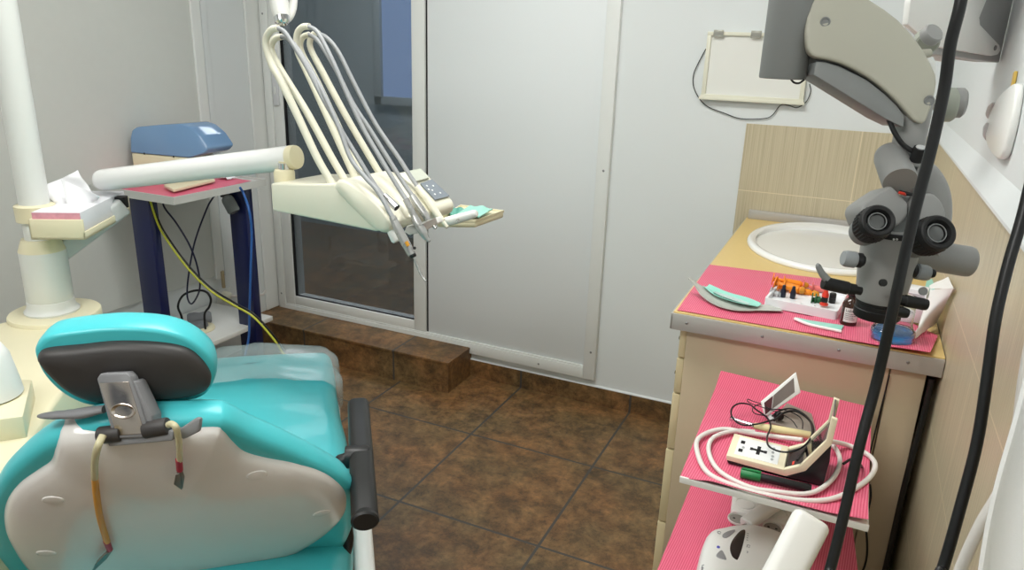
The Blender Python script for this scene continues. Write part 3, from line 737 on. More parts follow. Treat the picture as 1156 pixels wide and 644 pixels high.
# ------------------------------------------------------------------ cream and black measuring device
ZS = TZ + .004
M_cream = mat('cream device plastic', (236, 226, 196), .4)
M_key = mat('white keypad foil', (236, 237, 236), .3)
M_scr = mat('dark display', (40, 36, 36), .12, coat=.5)
pt0 = at(820, 523, z=ZS); YF0 = pt0.y
q = lambda zx, zy: at(800 + zx / 5.78, 470 + zy / 5.78, Y=YF0)
dv = thing('measuring_device', 'cream and black measuring device with keypad and raised display on pink paper', 'device', at(850, 530, z=ZS))
dep = (at(800 + 860 / 5.78, 470 + 350 / 5.78, z=ZS).y - at(800 + 700 / 5.78, 470 + 480 / 5.78, z=ZS).y)
dep = max(.07, min(dep, .11))
top = [q(115, 255), q(490, 350), q(597, 325), q(765, 165), q(802, 12)]
low = [q(115, 288), q(500, 395), q(632, 360), q(802, 190), q(842, 28)]
nv = V((0, dep, 0))
bm = BM()
pb_ = [q(118, 290), q(500, 397), q(632, 362), q(800, 192), q(790, 300), q(705, 470)]
pb_[-1].z = ZS; fl = q(125, 310); fl.z = ZS
prism(bm, [fl] + pb_[:5] + [V((pb_[4].x - .004, YF0, ZS))], nv, .0015)
obj('body', bm, M_black, dv)
# cream frame: side rails of the raised part, flat deck
bm = BM(); prism(bm, [top[0], top[1], low[1], low[0]], nv, .0012); dk = obj('deck', bm, M_cream, dv)
rail = [top[1], top[2], top[3], top[4], low[4], low[3], low[2], low[1]]
for yy in (0, dep - .009):
    bm = BM(); prism(bm, [p + V((0, yy, 0)) for p in rail], (0, .009, 0), .001); obj('side_rail', bm, M_cream, dv, label='cream side rail of the raised display')
# recessed display panels between the rails
inn = [p.lerp(l, .45) for p, l in zip(top[1:], low[1:])]
bm = BM()
for a, b in zip(inn, inn[1:]): prism(bm, [a + V((0, .009, 0)), b + V((0, .009, 0)), b + V((0, dep - .009, 0)), a + V((0, dep - .009, 0))], (b - a).cross(V((0, 1, 0))).normalized() * .002)
bmesh.ops.remove_doubles(bm, verts=bm.verts[:], dist=1e-7); obj('display', bm, M_scr, dv)
# keypad
kx = (top[1] - top[0]); kl = kx.length; K = basis(top[0], kx, (0, 1, 0))
def kbox(x0, x1, y0, y1, m, nm, h=.0006, par=None, z=0):
    bm = BM(); slab(bm, rrect((x1 - x0) * kl, (y1 - y0) * dep, .0012, 3, (x0 + x1) / 2 * kl, (y0 + y1) / 2 * dep), z, z + h); bm.transform(K); return obj(nm, bm, m, par or dv)
kp = kbox(.12, .88, .12, .90, M_key, 'keypad', .0006)
for y in (.62, .26): kbox(.17, .245, y, y + .13, M_ink, 'key', .0003, kp, .0006)
bm = BM()
for x0, x1, y0, y1 in ((.40, .62, .455, .535), (.478, .542, .32, .67), (.36, .41, .44, .55), (.61, .66, .44, .55)): box(bm, (x0 * kl, y0 * dep, .0006), (x1 * kl, y1 * dep, .0010))
bm.transform(K); obj('cross_key', bm, M_ink, kp, smooth=False)
M_kgrey = mat('grey key print', (170, 172, 172), .5)
for k, (x, y) in enumerate(((.76, .74), (.76, .56), (.77, .40), (.77, .27), (.24, .47))):
    bm = BM(); lathe(bm, [(0, 0), (.0042, 0), (.0042, .0003), (0, .0003)], (0, 0, 0), (0, 0, 1), 20, flat=.6); bm.transform(K @ Matrix.Translation((x * kl, y * dep, .0006))); obj('key', bm, M_kgrey, kp, smooth=False)
# red print mark on the lower display
bm = BM(); pa = inn[0].lerp(inn[1], .35); box(bm, (0, 0, 0), (.004, .012, .0003)); bm.transform(basis(pa + V((0, .018, .0025)), inn[1] - inn[0], (0, 1, 0))); obj('print', bm, M_red, dv, smooth=False)

# ------------------------------------------------------------------ black marker with green cap
a, b = at(836, 534, z=ZS + .008), at(916, 552, z=ZS + .008)
d = (b - a).normalized(); L = (b - a).length
mk = thing('marker_pen', 'black marker pen with green cap along the front of the cream device', 'pen', a)
M_grn = mat('green cap plastic', (18, 120, 62), .35)
up = V((0, 0, 1)); sd = V((-d.y, d.x, 0))
bm = BM(); lathe(bm, [(0, L * .25), (.0065, L * .25), (.007, L * .3), (.007, L * .97), (.005, L), (0, L)], a, d, 18); obj('barrel', bm, M_black, mk)
bm = BM(); lathe(bm, [(0, 0), (.0075, 0), (.0085, .002), (.0085, L * .285), (.008, L * .29), (0, L * .29)], a, d, 18); cp = obj('cap', bm, M_grn, mk, label='green cap')
bm = BM(); box(bm, (.002, -.003, .008), (L * .29, .003, .0105), .0008); bm.transform(basis(a, d, sd)); obj('clip', bm, M_grn, cp)

# ------------------------------------------------------------------ small white display unit on a foot
M_wdev = mat('white device shell', (236, 236, 232), .3)
M_lcd = mat('grey brown lcd', (116, 104, 98), .15, coat=.4)
z4 = lambda x, y: (780 + x / 7.157, 410 + y / 7.157)
dm = at(880, 450, z=TZ + .05).y; 
dd = (at(880, 460, z=TZ + .03) - CO).dot(CR @ V((0, 0, -1)))
mp_ = lambda x, y, o=0: at(*z4(x, y), d=dd + o)
P0, P1, P2, P3 = mp_(598, 440, -.004), mp_(565, 312, .004), mp_(850, 72, .0), mp_(888, 240, -.008)
ux = (P3 - P0).normalized(); uy = (P1 - P0); n_ = ux.cross(uy).normalized(); uy = n_.cross(ux).normalized()
Wd = (P3 - P0).length * .985; Hd = (P1 - P0).dot(uy) * 1.02; Mx = basis(P0, ux, uy)
mo = thing('display_unit', 'small white handheld display tilted on a grey foot above the pink paper', 'device', at(885, 480, z=ZS))
nn = n_ if n_.dot(CO - P0) > 0 else -n_
def onp(x, y, lift=0):
    r_ = ray(*z4(x, y)); return CO + r_ * ((P0 + nn * lift - CO).dot(nn) / r_.dot(nn))
bm = BM(); prism(bm, [onp(598, 440), onp(565, 312), onp(850, 72), onp(888, 240)], -nn * .009, .002, 3); sh = obj('shell', bm, M_wdev, mo)
bm = BM(); prism(bm, [onp(655, 372), onp(668, 262), onp(830, 120), onp(838, 238)], nn * .0008); obj('screen', bm, M_lcd, sh, smooth=False)
bm = BM(); prism(bm, [onp(600, 420), onp(592, 322), onp(662, 266), onp(650, 376)], nn * .0008); obj('button_strip', bm, mat('dark red strip', (84, 40, 46), .3), sh, smooth=False)
bm = BM(); cyl(bm, mp_(640, 430, .004), at(872, 477, z=ZS + .006), .0055, .007, 14, .001); obj('neck', bm, M_lgrey, mo)
bm = BM(); cc = at(879, 470, z=ZS + .018); lathe(bm, [(0, -.006), (.008, -.006), (.009, -.004), (.009, .004), (.008, .006), (0, .006)], cc, (.6, -.7, .3), 18); obj('hinge', bm, M_black, mo)
bm = BM(); prism(bm, [at(868, 480, z=ZS), at(922, 494, z=ZS), at(916, 470, z=ZS), at(888, 458, z=ZS)], (0, 0, .006), .0015); obj('foot', bm, mat('warm grey foot', (150, 140, 130), .45), mo)

# ------------------------------------------------------------------ cream handpiece with white hose coiled round the device
M_ivory = mat('ivory handle', (226, 212, 160), .4, var=.08, vscale=30)
M_hose = mat('white rubber hose', (226, 222, 216), .4)
a, b = at(851, 481, z=ZS + .012), at(918, 492.5, z=ZS + .012); d = (b - a).normalized(); L = (b - a).length
hp = thing('handpiece', 'cream handpiece with metal tip and white hose coiled on the upper trolley shelf', 'handpiece', a)
bm = BM(); lathe(bm, [(0, 0), (.005, 0), (.0065, .003), (.008, L * .3), (.0078, L * .6), (.0072, L), (.005, L + .004), (0, L + .004)], a, d, 20); obj('handle', bm, M_ivory, hp)
tip = at(826, 473, z=ZS + .014)
bm = BM(); tube(bm, [a, a.lerp(tip, .4), a.lerp(tip, .95)], [.0048, .0036, .0028], 14); obj('nozzle', bm, M_chrome, hp)
bm = BM(); lathe(bm, [(0, -.004), (.004, -.004), (.0045, 0), (.004, .004), (0, .004)], tip, (.3, -.4, .85), 14); obj('tip', bm, M_chrome, hp)
zc = ZS + .006
loop = [(906, 497, .012), (880, 494), (850, 490), (815, 485), (790, 494), (787, 510), (800, 535), (838, 552), (880, 562), (920, 566), (950, 560), (978, 543), (988, 527), (980, 514), (957, 503), (935, 498, .02)]
loop2 = [(852, 488), (830, 487), (806, 494), (800, 510), (812, 532), (845, 550), (880, 556), (910, 558), (930, 550), (944, 535), (948, 518), (940, 503), (926, 498)]
def zpts(L_, z): return [at(p[0], p[1], z=z + (p[2] if len(p) > 2 else 0)) for p in L_]
bm = BM(); smooth_tube(bm, zpts(loop, zc), .0045, 8, sides=12); obj('hose', bm, M_hose, hp)
bm = BM(); smooth_tube(bm, zpts(loop2, zc + .0), .0042, 8, sides=12); obj('hose', bm, M_hose, hp)
# thin black lead tangled round the display
M_lead = mat('thin black lead', (18, 18, 20), .4)
ld = thing('sensor_lead', 'thin black lead tangled round the white display and cream device', 'cable', at(870, 480, z=ZS))
zl = ZS + .022
bm = BM(); smooth_tube(bm, zpts([(874, 474), (855, 479), (838, 480), (827, 472), (826, 462), (834, 456), (846, 457), (854, 463), (866, 472), (870, 482), (866, 494), (868, 504, .012), (880, 510, .016), (895, 510, .02), (910, 502, .02), (917, 488, .02), (912, 472, .01), (896, 462, .004), (880, 464), (872, 470)], zl), .0017, 7, sides=8); obj('lead', bm, M_lead, ld)
bm = BM(); smooth_tube(bm, zpts([(866, 470), (852, 467), (850, 461), (858, 457), (870, 462), (885, 463), (900, 469), (906, 476), (906, 484)], zl + .004), .0011, 7, sides=8); obj('lead', bm, M_lead, ld)
bm = BM(); smooth_tube(bm, zpts([(864, 457), (852, 454), (844, 451), (846, 455), (860, 460), (878, 466), (893, 474), (900, 483)], zl + .004), .0009, 7, sides=8); obj('lead', bm, M_lead, ld)
bm = BM(); smooth_tube(bm, zpts([(874, 475), (886, 466), (900, 465), (914, 475), (918, 488), (912, 503), (900, 520, .012)], zl + .006), .0024, 7, sides=8); obj('lead', bm, M_lead, ld)

# ------------------------------------------------------------------ power strip and white curing unit on the lower shelf
ps = thing('power_strip', 'white power strip with two sockets on the lower trolley shelf', 'power strip', at(850, 580, z=BZ + .004))
o0, o1, o2, o3 = at(823, 592, z=BZ + .004), at(893, 612, z=BZ + .004), at(896, 560, z=BZ + .004), at(828, 545, z=BZ + .004)
bm = BM(); prism(bm, [o0, o1, o2, o3], (0, 0, .036), .006, 3); pbod = obj('body', bm, M_trol, ps)
M_hole = mat('socket recess', (150, 146, 140), .5)
ctr = [(841, 569), (833, 586), (872, 596), (878, 580)]
for x, y in ctr:
    c = at(x, y, z=BZ + .04)
    bm = BM(); lathe(bm, [(.020, -.003), (.0205, .001), (.019, .0015), (.0175, -.001), (.0175, -.0018), (0, -.0018)], c, (0, 0, 1), 26); sk_ = obj('socket', bm, M_trol, ps)
    bm = BM(); lathe(bm, [(0, 0), (.0165, 0), (.0165, .0006), (0, .0006)], c + V((0, 0, -.0016)), (0, 0, 1), 24); obj('socket_well', bm, M_hole, sk_)
    for s in (-1, 1):
        bm = BM(); lathe(bm, [(0, 0), (.0025, 0), (.0025, .0004), (0, .0004)], c + V((.0075 * s, 0, -.0009)), (0, 0, 1), 12); obj('pin_hole', bm, M_black, sk_)
pl = thing('adapter_plug', 'white plug adapter lying on the power strip', 'plug', at(855, 588, z=BZ + .05))
a, b = at(842, 592, z=BZ + .052), at(880, 566, z=BZ + .058)
bm = BM(); rtube(bm, a, b, .030, .018, (0, 0, 1), .006); obj('plug_body', bm, M_wdev, pl)
bm = BM(); tube(bm, [a, a + (a - b).normalized() * .012], .0028, 10); obj('pin', bm, M_chrome, pl)
bm = BM(); smooth_tube(bm, [b, at(900, 572, z=BZ + .05), at(912, 575, z=BZ + .03), at(930, 574, z=BZ + .02)], .003, 8); obj('cord', bm, M_hose, pl)

cu_ = thing('curing_unit', 'white rounded control unit with black display on the lower trolley shelf', 'device', at(840, 640, z=BZ + .004))
ctrz = BZ + .06
# dome shaped body: stacked outlines from the shelf up
def zcat(pts): return pts
base = [(798, 604), (818, 595), (840, 592), (862, 594), (884, 602), (892, 612), (894, 650), (880, 690), (780, 690), (786, 650)]
topo = [at(x, y, z=ctrz) for x, y in base]; c0 = sum(topo, V()) / len(topo)
ring = catmull(topo, 5, True)
secs = []
for s, z in ((1.02, BZ + .006), (1.04, BZ + .012), (1.03, BZ + .040), (1.0, BZ + .053), (.95, BZ + .061), (.85, BZ + .066), (.5, BZ + .069), (.1, BZ + .070)):
    secs.append([V((c0.x + (p.x - c0.x) * s, c0.y + (p.y - c0.y) * s, z)) for p in ring])
bm = BM(); loft(bm, secs); obj('shell', bm, M_wdev, cu_, angle=60)
zt = BZ + .0685
def on_shell(pts, h, nm, m_, label=None, n=4):
    ps = catmull([at(x, y, z=zt - .004) for x, y in pts], n, True); bm = BM(); prism(bm, ps, (0, 0, .004 + h), .0006, 2)
    return obj(nm, bm, m_, cu_, label=label)
on_shell([(841, 602), (836, 602), (830.3, 607.6), (825.3, 615), (823.6, 622.7), (826, 631), (830.7, 635), (833, 634), (836.5, 625), (839.5, 613)], .0018, 'display', M_scr, 'black rounded display')
M_gbut = mat('grey button', (150, 150, 152), .4)
on_shell([(829.5, 601), (826, 605.5), (820.5, 609.6), (816.3, 609.2), (815.4, 606.5), (821, 602.8)], .0016, 'button', M_gbut)
on_shell([(814, 624.2), (808.6, 628.8), (809.2, 631.2), (813.5, 633.6), (819.6, 634.8), (817.4, 628.6)], .0016, 'button', M_gbut)
bm = BM(); lathe(bm, [(0, -.004), (.003, -.004), (.003, .0008), (0, .0012)], at(811, 618, z=zt), (0, 0, 1), 14); obj('indicator', bm, mat('violet indicator', (90, 90, 190), .3), cu_)
rd = (at(841, 627, z=zt) - at(844, 612, z=zt)).normalized(); bs_ = lambda px, py, dz=.0014: basis(at(px, py, z=zt + dz), rd, (-rd.y, rd.x, 0))
M_print = mat('grey print on shell', (96, 98, 110), .5)
def shell_print(s, size, px, py, dz=.0014):
    bm = text(s, size, Matrix.Identity(4), M_print, None, None, .0002); bm.transform(bs_(px, py, dz)); obj('print', bm, M_print, cu_, smooth=False)
shell_print('G2', .0085, 844.5, 617); shell_print('plus', .0045, 844, 624); shell_print('Can', .010, 794, 641, -.004)
for k in range(4):
    bm = BM(); box(bm, (-.0006, -.0014, 0), (.0006, .0014, .0003)); bm.transform(bs_(844.4 - k * .3, 603 + k * 2.4)); obj('print', bm, M_print, cu_, smooth=False)
bm = BM(); bmesh.ops.create_circle(bm, segments=20, radius=.0052); bm.free()
bm = BM(); c = at(812, 602, z=zt + .0002); tube(bm, [c + V((.0035 * math.cos(a), .0035 * math.sin(a), .0006)) for a in [x * .3 for x in range(2, 20)]], .0005, 6); obj('power_mark', bm, M_print, cu_)

# ------------------------------------------------------------------ cables down the cabinet end
M_cable = mat('black cable sheath', (16, 16, 17), .38)
def cable(name, label, pts, r, m=M_cable, n=8, sides=10):
    bm = BM(); smooth_tube(bm, pts, r, n, sides=sides); return tag(obj(name, bm, m), label, 'cable')
cable('power_cable', 'thin black cable hanging down the cabinet end panel behind the pink paper', [at(952, 524, z=TZ + .016), at(962, 519, z=TZ + .018), at(972, 526, z=TZ + .02), at(980, 540, Y=1.60), at(983, 560, Y=1.60), at(978, 590, Y=1.60), at(976, 640, Y=1.61), V((.13, 1.61, .2)), V((.135, 1.60, .003))], .0024)
cable('power_cable', 'straight thin black cable crossing the cabinet end panel beside the trolley', [at(1004, 424, Y=1.612), at(985, 500, Y=1.610), at(966, 580, Y=1.611), at(950, 650, Y=1.612), V((.14, 1.612, .15)), V((.14, 1.60, .003))], .0017)
cable('power_cable', 'thick black cable running down the gap between cabinet and tiled wall', [at(1052, 428, Y=1.62), at(1040, 480, Y=1.61), at(1022, 545, Y=1.60), at(1000, 640, Y=1.60), V((.20, 1.60, .15)), V((.20, 1.59, .006))], .006)
# ================================================================== wall mounted microscope
M_mg = mat('microscope grey enamel', (150, 150, 148), .42, var=.01)
M_mg2 = mat('microscope dark grey casting', (128, 130, 129), .45, var=.01)
M_mbeige = mat('beige arm cover', (178, 176, 162), .5, var=.01)
M_mlens = mat('eyepiece glass', (14, 14, 18), .06, coat=1)
M_rub = mat('black rubber', (20, 20, 21), .55)
M_lk = mat('pale grey knob', (150, 154, 156), .35)
D0 = .84
m = lambda px, py, o=0: at(px, py, d=D0 + o)
ms = thing('dental_microscope', 'grey dental microscope on a jointed arm hanging beside the tiled wall', 'microscope', (.075, .95, 1.15))
px = D0 / FPX
# pivot column of the arm
c0 = m(883, 89, .05); c1 = c0 + V((0, 0, .23))
bm = BM(); cyl(bm, c0, c1, .0272, .0272, 36, .002); obj('pivot_column', bm, M_mg2, ms)
bm = BM(); tube(bm, catmull([m(892, 88, .03), m(896, 93, .03), m(902, 94, .03), m(908, 90, .03)], 5), .0012, 8); obj('cable_loop', bm, M_rub, ms)
Z3 = lambda x, y, o=0: m(850 + x / 4.025, y / 4.025, o)
# beige cover: outline swept through the thickness of the arm
out = [(330, -90), (285, -40), (258, 20), (240, 80), (232, 150), (240, 215), (255, 248), (280, 264), (330, 272), (390, 288), (450, 315), (520, 355), (580, 400), (640, 455), (690, 512), (722, 548), (748, 564), (772, 560), (785, 535), (805, 480), (820, 420), (826, 380), (822, 340), (800, 290), (765, 228), (715, 160), (655, 95), (590, 45), (520, 0), (440, -50), (380, -90)]
def oz(x): return .010 - .03 * (x - 240) / 600
pts = [Z3(x, y, oz(x)) for x, y in out]
thick = m(878, 21, .105) - m(890, 13, .035)
bm = BM(); prism(bm, [p - thick * .10 for p in pts], thick * .3, .004, 3); obj('arm_cover', bm, M_mbeige, ms, label='beige side cover of the arm')
inner = [(300, -60), (262, 60), (258, 230), (300, 285), (400, 310), (520, 370), (620, 450), (700, 535), (750, 555), (790, 500), (805, 400), (780, 300), (700, 180), (600, 85), (480, 10)]
bm = BM(); prism(bm, [Z3(x, y, oz(x)) + thick * .21 for x, y in inner], thick * .55, .002); obj('arm_core', bm, M_mg2, ms)
bm = BM(); prism(bm, [p + thick * .80 for p in pts], thick * .2, .003, 3); obj('arm_cover', bm, M_mbeige, ms, label='beige side cover of the arm')
low = [(275, 340), (288, 280), (330, 283), (390, 300), (520, 365), (600, 428), (655, 480), (690, 530), (684, 580), (600, 540)]
bm = BM(); prism(bm, [Z3(x, y, oz(x) - .002) for x, y in low], thick * 1.0, .0015); lb_ = obj('spring_housing', bm, M_mg2, ms)
for x, y in ((322, 103), (790, 458)):
    bm = BM(); lathe(bm, [(0, 0), (.0058, 0), (.0055, .001), (.004, .0012), (.0035, .0004), (0, .0004)], Z3(x, y, oz(x)) - thick * .1, -thick, 18); obj('screw', bm, M_mg2, ms)
for x, y in ((310, 400), (565, 543)):
    bm = BM(); lathe(bm, [(0, 0), (.002, 0), (0, .001)], Z3(x + 30, y - 12, oz(x) - .002) + thick * .35 , (-.3, -.3, -.9), 10); obj('screw', bm, M_screw, lb_)
# locking knobs behind the cover
vr = CR @ V((1, 0, 0)); vu = CR @ V((0, 1, 0)); vf = CR @ V((0, 0, 1))
def knb(px_, py_, o, r, l, ax, mm, nm='knob', parent=None, lob=0):
    bm = BM(); lathe(bm, [(0, 0), (r * .85, 0), (r, r * .15), (r, l * .8), (r * .85, l), (0, l)], m(px_, py_, o), ax, 24)
    return obj(nm, bm, mm, parent or ms)
M_kb = mat('sage grey knob', (158, 162, 150), .45)
k1 = knb(1047, 50, .06, .014, .02, vu * .55 + vr * .25 - vf * .6, M_kb); knb(1047, 43, .047, .0125, .012, vu * .3 + vr * .2 + vf * .9, M_mg, 'knob_cap', k1)
tube_ = BM(); tube(tube_, [m(1035, 62, .05), m(1050, 60, .05)], [.006, .005], 12); obj('spindle', tube_, M_mbeige, ms)
k2 = knb(1058, 118, .05, .020, .02, vr * .85 + vf * .25 - vu * .1, M_kb); knb(1074, 116, .047, .0175, .014, vr * .95 + vf * .25 - vu * .1, M_mg, 'knob_cap', k2)
bm = BM(); tube(bm, [m(1040, 115, .05), m(1060, 118, .05)], .007, 12); obj('spindle', bm, M_wdev, ms)
bm = BM(); prism(bm, [m(1048, 62, .07), m(1056, 70, .07), m(1058, 88, .07), m(1052, 92, .07), m(1046, 78, .07)], -vf * .012, .0015); obj('bracket', bm, M_wdev, ms)
# shaft below the arm
bm = BM(); cyl(bm, m(1021, 186, .02) + V((0, 0, .072)), m(1021, 186, .02), .0175, .0175, 32, .001); obj('shaft', bm, M_mg, ms)
bm = BM(); smooth_tube(bm, [m(1003, 134, -.005), m(1010, 150, -.008), m(1020, 164, -.010), m(1032, 172, -.012), m(1035, 176, -.005)], .0028, 8, sides=10); obj('cable', bm, M_rub, ms)
bm = BM(); lathe(bm, [(0, -.006), (.0072, -.006), (.0075, .008), (.0072, .010), (0, .010)], m(1036, 176, -.012), vf * .6 + vu * .75, 20); o = obj('set_knob', bm, M_rub, ms)
bm = BM(); lathe(bm, [(0, .0102), (.0052, .0102), (.0050, .0112), (0, .0112)], m(1036, 176, -.012), vf * .6 + vu * .75, 20); obj('set_knob_face', bm, M_lgrey, o)
# coupling: stub cylinder pointing at the viewer
ca = vf * .62 - vr * .12 - vu * .62; ca.normalize()
bm = BM(); lathe(bm, [(0, -.058), (.012, -.057), (.0165, -.053), (.0182, -.046), (.0186, -.002), (.0178, 0), (0, 0)], m(1016, 205, -.012), ca, 36); o = obj('coupling', bm, M_mg, ms)
bm = BM(); lathe(bm, [(0, 0), (.0178, 0), (.0178, .0006), (0, .0006)], m(1016, 205, -.012), ca, 36); obj('coupling_face', bm, mat('warm grey cap', (142, 136, 130), .5), o)
# curved carrier to the right of the coupling
sec = []
bm = BM(); cp_ = catmull([m(1022, 192, .03), m(1040, 203, .035), m(1050, 225, .04), m(1050, 255, .045), m(1040, 285, .045)], 8)
tube(bm, cp_, [.020 + .002 * math.sin(PI * i / (len(cp_) - 1)) for i in range(len(cp_))], 24); obj('carrier', bm, M_mg, ms)
# binocular housings and eyepieces
Z1 = lambda x, y, o=0: m(940 + x / 4.294, 150 + y / 4.294, o)
def housing(poly, back, mm, o=-.01):
    bm = BM(); prism(bm, [Z1(x, y, o) for x, y in poly], -vf * back, .004, 3); return obj('prism_housing', bm, mm, ms)
housing([(282, 252), (318, 285), (372, 345), (366, 400), (330, 448), (240, 470), (160, 440), (138, 375), (150, 340), (230, 285)], .045, M_mg, -.014)
housing([(395, 300), (490, 290), (530, 330), (552, 380), (548, 440), (500, 480), (430, 475), (385, 440), (375, 345)], .045, M_mg, -.014)
bm = BM(); prism(bm, [Z1(x, y, -.006) for x, y in ((270, 300), (420, 305), (470, 400), (430, 490), (300, 490), (240, 400))], -vf * .04, .004, 3); obj('binocular_core', bm, M_mg2, ms)
bm = BM(); tube(bm, [Z1(320, 290, -.02), Z1(345, 296, -.02), Z1(352, 302, -.012)], .0016, 8); obj('red_wire', bm, M_red, ms, label='red wire')
bm = BM(); prism(bm, [Z1(x, y, -.016) for x, y in ((330, 278), (392, 290), (395, 306), (340, 300))], -vf * .006, .001); obj('hinge_plate', bm, M_rub, ms)
def eyepiece(cx, cy, R, dirn):
    c = Z1(cx, cy, -.055); ax = dirn.normalized(); f = 1 / 4.294 * (D0 - .055) / FPX; r = R * f
    bm = BM(); lathe(bm, [(0, -.050), (r * .86, -.050), (r * .86, -.016), (r * .9, -.014)], c, ax, 36); bm2 = bm
    e = obj('eyepiece_tube', bm2, M_mg2, ms)
    bm = BM(); lathe(bm, [(r * .84, -.034), (r * .97, -.032), (r, -.028), (r, -.006), (r * .95, -.001), (r * .86, 0), (r * .70, -.001), (r * .60, -.005), (r * .56, -.007), (r * .5, -.004), (r * .44, -.004), (r * .40, -.010), (r * .38, -.016), (0, -.016)], c, ax, 48); cup = obj('eyecup', bm, M_rub, e)
    bm = BM(); lathe(bm, [(r * .55, -.0062), (r * .52, -.0035), (r * .47, -.0035), (r * .45, -.0062)], c, ax, 40); obj('ring', bm, M_mg2, e)
    bm = BM(); lathe(bm, [(0, -.0148), (r * .2, -.0140), (r * .37, -.0150)], c, ax, 32); obj('lens', bm, M_mlens, e)
    F = frame_of(ax)
    bm = BM()
    for k in range(30):
        a = 2 * PI * k / 30; u = F.col[0] * math.cos(a) + F.col[1] * math.sin(a)
        q0 = c + u * r * .99 - ax * .026; q1 = c + u * r * .99 - ax * .009
        tube(bm, [q0, q1], .0011, 5)
    o = obj('grip_ribs', bm, M_rub, e)
ey = vf * .93 + vu * .18
eyepiece(224, 424, 83, ey - vr * .12); eyepiece(517, 481, 90, ey + vr * .02)
# main body barrel
bt_ = m(1008, 262, .012); ax = V((0, 0, -1)); L = .084
bm = BM(); lathe(bm, [(0, -.004), (.026, -.004), (.031, 0), (.0318, L * .1), (.0305, L * .55), (.0268, L * .97), (.0255, L)], bt_, ax, 40); body = obj('body', bm, M_mg, ms)
bm = BM(); lathe(bm, [(.0322, -.003), (.0326, -.001), (.0326, .001), (.0322, .003)], bt_, ax, 40); obj('body_seam', bm, M_rub, body)
rr = .0262
bm = BM(); lathe(bm, [(rr, L * .95), (rr, L * 1.02), (rr * .97, L * 1.03), (rr * .97, L * 1.10), (rr, L * 1.11), (rr, L * 1.22), (rr * .95, L * 1.24), (rr * .85, L * 1.24), (rr * .8, L * 1.18), (0, L * 1.18)], bt_, ax, 40); ob = obj('objective_ring', bm, M_rub, ms)
bm = text('F200', .0035, Matrix.Identity(4), M_lgrey, None, None, .0001); bm.transform(basis(bt_ + ax * L * 1.16 + (vf - ax * vf.dot(ax)).normalized() * rr * 1.005, vr, -ax)); obj('print', bm, M_lgrey, ob, smooth=False)
def surf(px_, py_): return m(px_, py_, .012 - .027)
bm = BM(); lathe(bm, [(0, -.003), (.0042, -.003), (.0042, .0006), (0, .001)], surf(997.4, 319.5), vf, 18); obj('port', bm, M_rub, body)
for x in (1009, 1012.5):
    bm = BM(); lathe(bm, [(0, 0), (.0013, 0), (.001, .0008), (0, .001)], m(x, 270.5, .012 - .0305), vf, 12); obj('screw', bm, M_lgrey, body)
# side tube towards the wall
a, b = m(1015, 283, .05), m(1096, 296, .05); dx = (b - a).normalized(); L2 = (b - a).length
bm = BM(); lathe(bm, [(0, 0), (.018, 0), (.0185, L2 * .95), (.0180, L2 * .985), (.0165, L2), (0, L2)], a, dx, 36); obj('side_tube', bm, M_mg, ms)
# knobs on the barrel
def sknob(pa, pb_, r, mm, nm):
    a, b = m(*pa), m(*pb_); bm = BM(); L_ = (b - a).length; lathe(bm, [(0, 0), (r * .7, 0), (r * .8, .002), (r, .003), (r, L_ * .75), (r * .85, L_ * .97), (0, L_)], a, b - a, 24); return obj(nm, bm, mm, ms)
k = sknob((975, 295, .0), (966, 293.5, .0), .0085, M_rub, 'knob_collar'); sknob((968, 294, 0), (951, 291.5, 0), .0095, M_lk, 'focus_knob')
sknob((1026, 305, .01), (1034, 306.5, .01), .0085, M_rub, 'knob_collar'); sknob((1032, 306, .01), (1049, 309, .01), .0092, M_lk, 'focus_knob')
sknob((1048, 308, .012), (1055, 309.5, .012), .005, M_rub, 'knob_end')
# grips
def grip(pa, pb_, r, o):
    a, b = m(*pa, o), m(*pb_, o); L_ = (b - a).length; bm = BM(); lathe(bm, [(0, 0), (r * .7, 0), (r * .7, L_ * .15), (r * .95, L_ * .16), (r * .95, L_ * .34), (r * 1.1, L_ * .36), (r * 1.1, L_ * .92), (r, L_), (0, L_)], a, b - a, 24); return obj('grip', bm, M_rub, ms)
g = grip((972, 329), (929, 319.5), .0068, -.004)
bm = BM(); cc_ = catmull([m(934, 316, -.006), m(928, 309, -.006), m(924, 301, -.006), m(925, 299, -.006)], 6); tube(bm, cc_, [.0055 - .0022 * i / (len(cc_) - 1) for i in range(len(cc_))], 14, flat=.8); obj('thumb_lever', bm, M_mg2, g)
g = grip((1008, 337), (1046, 344.5), .0062, -.004)
bm = BM(); lathe(bm, [(0, 0), (.0045, 0), (.0048, .003), (0, .003)], m(1041, 329, -.006), vf, 18); lathe
obj('grip_button', bm, M_mg2, g)
sknob((1008, 350, -.006), (1025, 354.5, -.006), .0062, M_rub, 'lock_screw')
# horizontal arm above the frame to the wall box
tp_ = c1 - V((0, 0, .03))
bm = BM(); rtube(bm, tp_ + V((-.01, -.02, .02)), (.235, 1.47, tp_.z + .02), .05, .05, (0, 0, 1), .01); obj('wall_arm', bm, M_mg2, ms)

